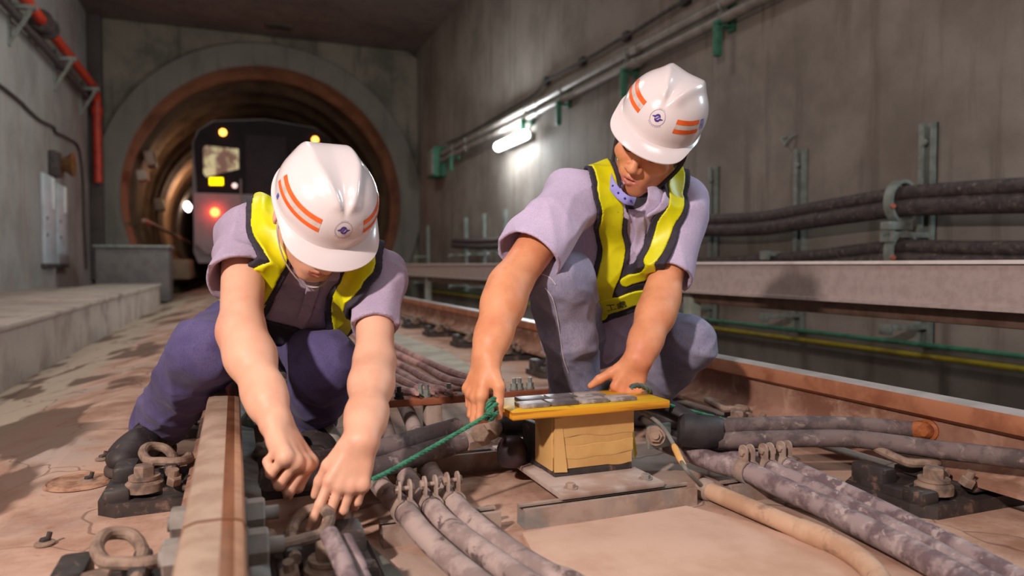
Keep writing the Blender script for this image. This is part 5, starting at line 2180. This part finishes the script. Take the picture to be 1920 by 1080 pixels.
def forearm(E, W, r0, r1, wide):
    E, W = Vector(E), Vector(W)
    return [cone(E, E.lerp(W, .30), r0 * .96, r0 * 1.02), cone(E.lerp(W, .30), E.lerp(W, .8), r0 * 1.02, r1 * 1.08), econe(E.lerp(W, .72), W + (W - E).normalized() * .006, r1 * .96, r1 * .74, wide, 1.2)]


# ================================================================== worker squatting on the left
def worker_left():
    SR, SL = P(460, 436, 1.60), P(706, 512, 1.58)
    P0, N0 = P(508, 622, 2.02), P(592, 448, 1.60)
    ER, WR = P(452, 622, 1.395), P(514, 786, 1.255)
    EL, WL = P(702, 682, 1.42), P(681, 820, 1.235)
    hips = (P(462, 612, 2.00), P(556, 618, 2.00))
    knees = (P(392, 656, 1.585), P(612, 688, 1.63))
    ankles = (P(304, 786, 1.86), P(572, 800, 1.90))
    hc = P(598, 408, 1.475)
    r, f, u = basis(RV((610, 385), .17, -.79, .59), RV((610, 385), .28, .61, .74))
    B = np_basis(r, f, u)
    head, L, lipm, E_ = make_head(hc, B, False)
    # hands
    hR, nR = make_hand(WR, IV(.58, -.70, .42), IV(-.72, -.62, -.10), False,
                       [(66, 98, 60), (70, 102, 62), (76, 106, 64), (82, 110, 66)], (.02, 0, 0, -.02), [(.6, .5, .5), (.7, .6, .1), (.6, .75, -.2)], 1.08)
    hL, nL = make_hand(WL, IV(-.27, -.90, .34), IV(-.30, -.28, -.91), True,
                       [(0, 14, 8), (8, 22, 12), (18, 32, 16), (28, 38, 18)], (.06, .02, -.03, -.06), [(.85, .40, .35), (.9, .45, .1), (.9, .4, .0)], .95)
    axR = IV(.7, .5, .2)
    arms = [cone(SR, ER, .048, .040)] + forearm(ER, WR, .0405, .029, axR) + [cone(SL, EL, .045, .036)] + forearm(EL, WL, .0365, .028, IV(1, .1, 0))
    t = (N0 - P0).normalized()
    core = U(.05, econe(P0, P0.lerp(N0, .6), .085, .09, SL - SR, 1.25), cone(P0.lerp(N0, .6), P0.lerp(N0, .93), .085, .05), cone(SR, SL, .04, .04))
    neck = cone(L(0, -.02, -.045), N0 - t * .01, .052, .056)
    trunk = U(.012, U(.034, core, neck, *arms), head)
    body = U(0, U(.022, trunk, hR), U(.022, trunk, hL))
    nails = nR + nL

    def mf(p):
        m = np.zeros(len(p), dtype=np.int32)
        m[lipm(p)] = 1
        for (q, d_) in nails:
            m[np.linalg.norm(p - nv(q), axis=1) < .0052] = 2
        return m
    root = sdf_obj('person', body, .0026, [M_skin1, M_lip, M_nail], None, (0, 0, 0), 1, mf)
    tag(root, 'squatting worker astride the left rail, head bowed, in dark navy trousers and lime-striped vest', 'person')
    # shirt
    torso = torso_sdf(P0.lerp(N0, .10), N0, SR, SL, .98)
    s1, i1 = sleeve(SR, ER, 0, .50, .064, .058, .010)
    s2, i2 = sleeve(SL, EL, 0, .64, .060, .046, .004)
    shirt = U(.032, torso, s1, s2)
    shirt_s = shirt
    fo = folds(4, .014, 15, (1.2, 1, .8))
    shirt = SUB(.003, DISP(shirt, fo, .012), DISP(i1, fo), DISP(i2, fo), cone(N0 - t * .015, N0 + t * .10, .048, .07))
    so = sdf_obj('shirt', shirt, .0036, M_shirt1, root)
    # vest
    a = lambda u_, v_: march(shirt_s, u_, v_)
    vbase = U(.02, DISP(shirt_s, lambda p: fo(p) * .3, .012), shirt)
    for pts_ in ([a(516, 430), a(524, 462), a(540, 492), a(562, 512)], [a(648, 500), a(628, 512), a(604, 522)]):
        sdf_obj('collar', strip(shirt, pts_, .026, .0085, .0065, .007), .0032, M_shirt1, so)
    sdf_obj('placket', strip(shirt, [a(588, 530), a(580, 560), a(574, 592)], .014, .0060, .0075), .0032, M_shirt1, so)
    left_path = [P(470, 372, 1.78), P(492, 372, 1.70), a(497, 396), a(506, 440), a(504, 480), a(494, 520), a(478, 552), a(462, 590)]
    right_path = [P(640, 420, 1.74), P(672, 452, 1.64), a(686, 490), a(672, 520), a(655, 560), a(637, 595), a(618, 632)]
    sides = []
    for nm, pts in (('l', left_path), ('r', right_path)):
        sides.append(strip(vbase, pts, .041, .0065, .0075))
    ws = [a(470, 590), a(500, 612), a(540, 622), a(580, 632), a(615, 640)]
    sides.append(strip(vbase, [w_ for w_ in ws if w_ is not None], .040, .0065, .0075))
    back = [P(486, 380, 1.80), P(540, 400, 1.86), P(600, 420, 1.84), P(655, 440, 1.78)]
    vest = U(0, *sides)
    vo = sdf_obj('safety_vest', vest, .0034, M_vest, root)
    for pts in (left_path, right_path):
        sdf_obj('reflective_strip', strip(vbase, pts, .0285 if pts is left_path else .027, .0105, .0055), .0030, M_lime, vo)
    # trousers
    tr = legs_sdf(P0 + Vector((0, 0, -.02)), hips, knees, ankles, .084, .069, .066, .060, 2, .0075)
    to = sdf_obj('trousers', tr, .0046, M_jean1, root)
    # shoes
    an = Vector(ankles[0])
    shoe(root, Vector((an.x - .0, an.y + .05, .004)), PZ(226, 892, .004), (0, 0, 1))
    an = Vector(ankles[1])
    shoe(root, Vector((an.x + .0, an.y + .04, .03)), Vector((an.x + .02, an.y - .2, .004)), (0, 0, 1))
    # hair below the hat
    skull = E_(0, -.015, .030, .082, .103, .097)
    hair = AND(OFF(U(.02, skull, E_(0, -.03, -.03, .072, .07, .05)), .001), HALF(L(0, .030, 0), f * 1.0 + u * .25), HALF(L(0, 0, -.062), -u))
    hair.bb = skull.bb
    ho = sdf_obj('hair', hair, .004, M_hair, root)
    for sx in (-1, 1):
        mb = MB()
        mb.tube(spline([L(sx * .014, .096, .030), L(sx * .032, .092, .036), L(sx * .050, .074, .030)], 4), .0042, 8)
        mb.build('eyebrow', M_brow, root)
    # glasses
    mb = MB()
    for sx in (-1, 1):
        ring_ = [L(sx * .032 + .021 * math.cos(k * math.pi / 10), .102 - abs(.021 * math.cos(k * math.pi / 10) * .2), .004 + .015 * math.sin(k * math.pi / 10)) for k in range(21)]
        mb.tube(ring_, .0013, 6, cap=False)
        mb.tube([L(sx * .053, .096, .008), L(sx * .078, .06, .010), L(sx * .083, -.01, .006)], .0014, 6)
    mb.tube([L(-.011, .104, .006), L(0, .108, .009), L(.011, .104, .006)], .0013, 6)
    mb.build('glasses', M_strapk, root)
    hatc = L(0, -.002, .064)
    st = [([L(-.082, .01, .05), L(-.086, .02, -.01), L(-.064, .05, -.075), L(-.03, .085, -.108), L(0, .095, -.117), L(.03, .085, -.108), L(.064, .05, -.075), L(.086, .02, -.01), L(.082, .01, .05)], .0058, M_strapw)]
    make_hat(root, hatc, B, 82, st, M_strapw, 'rect', .95, .86)
    return root


# ================================================================== worker crouching on the right
def worker_right():
    SR, SL = P(1072, 368, 1.735), P(1276, 376, 1.86)
    P0, N0 = P(1146, 628, 2.10), P(1188, 352, 1.83)
    ER, WR = P(954, 536, 1.575), P(914, 664, 1.465)
    EL, WL = P(1240, 560, 1.76), P(1199, 669, 1.655)
    hips = (P(1080, 640, 2.06), P(1185, 636, 2.18))
    knees = (P(1052, 528, 1.70), P(1290, 642, 1.91))
    ankles = (P(1088, 775, 1.90), P(1196, 758, 2.22))
    hc = P(1224, 268, 1.735)
    r, f, u = basis(RV((1230, 270), -.34, -.35, .87), RV((1230, 270), .29, .85, .44))
    B = np_basis(r, f, u)
    head, L, lipm, E_ = make_head(hc, B, True)
    hR, nR = make_hand(WR, IV(-.30, -.92, .22), IV(.80, -.20, -.56), False,
                       [(14, 96, 66), (16, 98, 66), (20, 98, 66), (24, 98, 66)], (.0, 0, 0, 0), [(.72, .30, .55), (.95, .28, .02), (.88, .46, -.10)], .98)
    hL, nL = make_hand(WL, IV(-.30, -.88, -.10), IV(-.10, -.45, -.88), True,
                       [(40, 60, 40), (44, 60, 40), (48, 60, 40), (52, 60, 40)], (.03, 0, 0, -.02), [(.80, .05, .58), (.74, .0, .62), (.80, .10, .50)], .95)
    arms = [cone(SR, ER, .052, .042)] + forearm(ER, WR, .041, .030, IV(.8, .2, .4)) + [cone(SL, EL, .050, .041)] + forearm(EL, WL, .0405, .0295, IV(1, 0, 0))
    t = (N0 - P0).normalized()
    core = U(.05, econe(P0, P0.lerp(N0, .6), .085, .09, SL - SR, 1.25), cone(P0.lerp(N0, .6), P0.lerp(N0, .93), .085, .05), cone(SR, SL, .04, .04))
    neck = cone(L(0, -.02, -.045), N0 - t * .01, .054, .058)
    trunk = U(.012, U(.034, core, neck, *arms), head)
    body = U(0, U(.022, trunk, hR), U(.022, trunk, hL))
    nails = nR + nL

    def mf(p):
        m = np.zeros(len(p), dtype=np.int32)
        m[lipm(p)] = 1
        for (q, d_) in nails:
            m[np.linalg.norm(p - nv(q), axis=1) < .0052] = 2
        return m
    root = sdf_obj('person', body, .0026, [M_skin2, M_lip, M_nail], None, (0, 0, 0), 1, mf)
    tag(root, 'crouching worker in pale lavender shirt and washed jeans, both hands on the yellow board', 'person')
    torso = torso_sdf(P0.lerp(N0, .12), N0, SR, SL, 1.0)
    s1, i1 = sleeve(SR, ER, 0, .68, .064, .066, .012)
    s2, i2 = sleeve(SL, EL, 0, .76, .066, .058, .006)
    shirt_s = U(.035, torso, s1, s2)
    fo = folds(9, .015, 13, (1, 1.1, .75))
    shirt_f = DISP(shirt_s, fo, .012)
    q1 = Vector(march(shirt_s, 1187, 372))
    q2 = Vector(march(shirt_s, 1192, 396))
    shirt = SUB(.003, shirt_f, DISP(i1, fo), DISP(i2, fo), cone(N0 - t * .02, N0 + t * .10, .050, .075), cone(N0 + t * .02, q1, .055, .032), cone(q1, q2, .030, .006))
    M_under = mat('dark_undershirt', rgb(58, 54, 58), rgb(48, 44, 48), 60, rough=.85, bump=.1)
    core_ = OFF(torso, -.022)
    core_.bb = (nv(q1) - .11, nv(q1) + .11)
    so = sdf_obj('shirt', shirt, .0036, M_shirt2, root)
    sdf_obj('undershirt', AND(core_, ell(q1, (.10, .10, .10))), .004, M_under, root)
    a = lambda u_, v_: march(shirt_s, u_, v_)
    vbase = U(.02, DISP(shirt_s, lambda p: fo(p) * .3, .012), shirt)
    for pts_ in ([a(1262, 340), a(1250, 362), a(1232, 382), a(1210, 398)], [a(1146, 346), a(1150, 366), a(1160, 386), a(1176, 402)]):
        sdf_obj('collar', strip(shirt_f, pts_, .025, .0090, .0068, .006), .0032, M_shirt2, so)
    sdf_obj('placket', strip(shirt_f, [a(1195, 404), a(1194, 430), a(1188, 470), a(1178, 510)], .0145, .0060, .0075), .0032, M_shirt2, so)
    for (u_, v_) in ((1194, 425), (1189, 468)):
        q_ = a(u_, v_)
        if q_ is not None:
            mb = MB()
            mb.lathe([(.0, .0035), (.0042, .0035), (.0052, .002), (.0052, -.003), (0, -.003)], Vector(q_) - FWD * .008, -FWD, 14)
            mb.build('button', M_silver, so)
    left_path = [P(1096, 296, 1.99), P(1112, 291, 1.90), a(1121, 306), a(1130, 345), a(1140, 390), a(1147, 430), a(1150, 470), a(1142, 505), a(1129, 540), a(1122, 580)]
    right_path = [P(1262, 322, 2.06), P(1266, 330, 1.96), a(1262, 350), a(1257, 385), a(1249, 425), a(1238, 460), a(1222, 490), a(1200, 512), a(1172, 524)]
    belt = [a(1085, 575), a(1105, 572), a(1128, 570), a(1155, 564), a(1180, 556), a(1203, 548)]
    sides = [strip(vbase, left_path, .041, .0065, .0075), strip(vbase, right_path, .0375, .0065, .0075), strip(vbase, belt, .052, .0065, .0075),
             strip(vbase, [a(1150, 520), a(1170, 530), a(1182, 545)], .035, .0065, .0075)]
    vo = sdf_obj('safety_vest', U(0, *sides), .0034, M_vest, root)
    sdf_obj('reflective_strip', strip(vbase, left_path, .0285, .0105, .0055), .0030, M_lime, vo)
    sdf_obj('reflective_strip', strip(vbase, right_path, .0265, .0105, .0055, .015), .0030, M_lime, vo)
    belt_f = strip(vbase, belt, .0255, .0115, .006)
    bo = sdf_obj('reflective_strip', belt_f, .0030, M_lime, vo)
    # handwritten characters on the belt strip
    q0, q1 = a(1134, 568), a(1174, 559)
    if q0 is not None and q1 is not None:
        q0, q1 = Vector(q0), Vector(q1)
        fc = bpy.data.curves.new('belt_text', 'FONT')
        fc.body = '\u5de5\u8655'
        fc.size = .027
        fc.extrude = .0004
        fc.align_x = 'CENTER'
        fc.align_y = 'CENTER'
        tmp = bpy.data.objects.new('tmp', fc)
        COL.objects.link(tmp)
        dg = bpy.context.evaluated_depsgraph_get()
        me = bpy.data.meshes.new_from_object(tmp.evaluated_get(dg))
        bpy.data.objects.remove(tmp)
        # centre the glyphs in the visible half of the strip, lying on its surface
        mid = (q0 + q1) / 2
        ex = (q1 - q0).normalized()
        eps = .012
        g0 = np.array(mid, np.float32)[None]
        nrm = Vector([float(shirt_s(g0 + np.eye(3, dtype=np.float32)[i] * eps)[0] - shirt_s(g0 - np.eye(3, dtype=np.float32)[i] * eps)[0]) for i in range(3)]).normalized()
        ex = (ex - nrm * ex.dot(nrm)).normalized()
        ey = nrm.cross(ex)
        for v in me.vertices:
            p = mid + ex * v.co.x + ey * (v.co.y - .002)
            for _ in range(6):
                dd = float(vbase(np.array(p, np.float32)[None])[0])
                p = p + nrm * (.0125 - dd)
            v.co = p + nrm * v.co.z
        me.materials.clear()
        me.materials.append(mat('marker_ink', rgb(70, 74, 40), rgb(60, 64, 34), 20, rough=.7, bump=0))
        tx = bpy.data.objects.new('marker_writing', me)
        link(tx, bo)
    tr = legs_sdf(P0 + Vector((0, 0, -.02)), hips, knees, ankles, .086, .069, .066, .058, 6, .0065)
    to = sdf_obj('trousers', tr, .0046, M_jean2, root)
    for path in ([(1022, 540), (1036, 560), (1044, 590), (1050, 630), (1056, 670), (1066, 700)], [(1002, 514), (1012, 513), (1030, 520), (1042, 534)]):
        pts = [march(tr, u_, v_) for u_, v_ in path]
        pts = [Vector(p) - FWD * .001 for p in pts if p is not None]
        if len(pts) > 2:
            mb = MB()
            mb.tube(spline(pts, 5), .0013, 6)
            mb.build('seam', M_stitch, to)
    an = Vector(ankles[0])
    shoe(root, Vector((an.x, an.y + .05, .052)), Vector((an.x - .05, an.y - .19, .052)), (0, 0, 1), False)
    an = Vector(ankles[1])
    shoe(root, Vector((an.x - .02, an.y + .05, .05)), Vector((an.x + .04, an.y - .16, .004)), (0, 0, 1), False)
    skull = E_(0, -.015, .030, .082, .103, .097)
    hair = AND(OFF(U(.02, skull, E_(0, -.03, -.03, .075, .07, .05)), .001), HALF(L(0, .012, 0), f * 1.0 + u * .25), HALF(L(0, 0, -.058), -u))
    hair.bb = skull.bb
    sdf_obj('hair', hair, .004, M_hair, root)
    for sx in (-1, 1):
        mb = MB()
        mb.tube(spline([L(sx * .012, .097, .028), L(sx * .032, .092, .035), L(sx * .052, .072, .030)], 4), [.0036] * 4 + [.005] + [.004] * 3 + [.002], 8)
        mb.build('eyebrow', M_brow, root)
        mb = MB()
        mb.tube(spline([L(sx * .018, .0865, .0025), L(sx * .032, .0905, .001), L(sx * .047, .080, .003)], 4), .0013, 6)
        mb.build('eyelash', M_brow, root)
    hatc = L(0, .000, .081)
    hr, hf, hu = basis(RV((1232, 215), -.29, -.40, .87), RV((1232, 215), .40, .78, .47))
    HBs = np_basis(hr, hf, hu)
    st = [([L(-.078, .0, .05), L(-.086, .012, -.01), L(-.070, .03, -.06), L(-.048, .055, -.095), L(-.022, .07, -.122)], .0055, M_strapk),
          ([L(.078, .0, .05), L(.084, .018, -.01), L(.074, .035, -.055), L(.056, .056, -.095), L(.030, .078, -.120), L(0, .084, -.128), L(-.022, .07, -.122)], .0050, M_strapk)]
    hat = make_hat(root, hatc, HBs, 66, st, M_strapk, 'text', .93)
    # purple dotted neck band showing at the open collar
    mb = MB()
    nb = [P(1139, 316, 1.74), P(1143, 338, 1.70), P(1156, 359, 1.665), P(1174, 374, 1.655), P(1190, 378, 1.665)]
    sp = spline(nb, 6)
    mb.tube(sp, .0105, 10, ry=.2, x0=tuple(IV(.5, .8, -.2)))
    nbo = mb.build('neck_band', mat('purple_band', rgb(150, 146, 214), rgb(136, 132, 204), 30, rough=.7), so)
    mb = MB()
    for i in (9, 13, 17, 21):
        q = sp[min(i, len(sp) - 1)]
        mb.sphere(q - FWD * .0035, .0028, 5)
    mb.build('dots', mat('dark_blue_dot', rgb(50, 46, 130), rough=.7), nbo)
    return root


person_left = worker_left()
person_right = worker_right()
# ------------------------------------------------------------------ light
def area(name, loc, target, size, energy, color, sy=None, spread=None):
    l = bpy.data.lights.new(name, 'AREA')
    l.energy = energy
    l.color = color
    l.size = size
    if sy:
        l.shape = 'RECTANGLE'
        l.size_y = sy
    o = bpy.data.objects.new(name, l)
    o.location = loc
    d = Vector(target) - Vector(loc)
    o.rotation_euler = d.to_track_quat('-Z', 'Y').to_euler()
    COL.objects.link(o)
    return o


# work lamp standing to the left of the photographer
area('work_lamp', (-1.70, -0.62, 1.98), (0.5, 1.5, 0.35), 0.13, 130, (1.0, 0.84, 0.77))
# cool tube lamps on the right wall: the visible one, and the next ones behind the camera
area('tube_lamp_light', (XR - .3, (y0 + y1) / 2, zl), (0, 9, 1), 0.25, 60, (0.86, 0.95, 1.0), 1.3)
area('tube_lamp_light', (XR - .25, 1.2, 2.3), (0.6, 1.4, 0.4), 0.25, 46, (0.68, 0.89, 1.0), 1.3)
l = bpy.data.lights.new('tube_glow', 'POINT')
l.energy = 60
l.color = (.9, .96, 1)
l.shadow_soft_size = .1
for yy in (y0 + .3, y1 - .3):
    lo = bpy.data.objects.new('tube_glow', l)
    lo.location = (XR - .3, yy, zl)
    COL.objects.link(lo)
# added fill lights without any visible fitting, to brighten the chamber
area('chamber_fill', (-0.6, 4.8, 5.3), (-1.6, 4.8, 0.0), 1.2, 85, (1.0, 0.95, 0.92))
area('chamber_fill', (0.6, 10.5, 5.3), (0.4, 11.5, 0.0), 1.4, 75, (0.92, 1.0, 0.92))
area('chamber_fill', (2.4, -1.9, 4.6), (3.7, 4.5, 1.6), 1.4, 45, (0.95, 0.96, 1.0))
area('chamber_fill', (-0.8, -1.9, 4.4), (-2.8, 4.0, 1.2), 1.4, 36, (1.0, 0.95, 0.92))
# warm lamp inside the tunnel
for (yy, en) in ((20.5, 14), (27.0, 60)):
    l = bpy.data.lights.new('tunnel_lamp_light', 'POINT')
    l.energy = en
    l.color = (1, .66, .42)
    l.shadow_soft_size = .2
    lo = bpy.data.objects.new('tunnel_lamp_light', l)
    lo.location = (-1.25, yy, 2.9)
    COL.objects.link(lo)

w = bpy.data.worlds.new('world')
SC.world = w
w.use_nodes = True
w.node_tree.nodes['Background'].inputs[0].default_value = (.062, .060, .062, 1)
w.node_tree.nodes['Background'].inputs[1].default_value = 1.0
SC.view_settings.view_transform = 'Standard'
SC.view_settings.look = 'None'
SC.view_settings.exposure = 0.0
SC.view_settings.gamma = 1.0
SC.cycles.max_bounces = 6
SC.cycles.use_denoising = True
SC.cycles.sample_clamp_indirect = 6
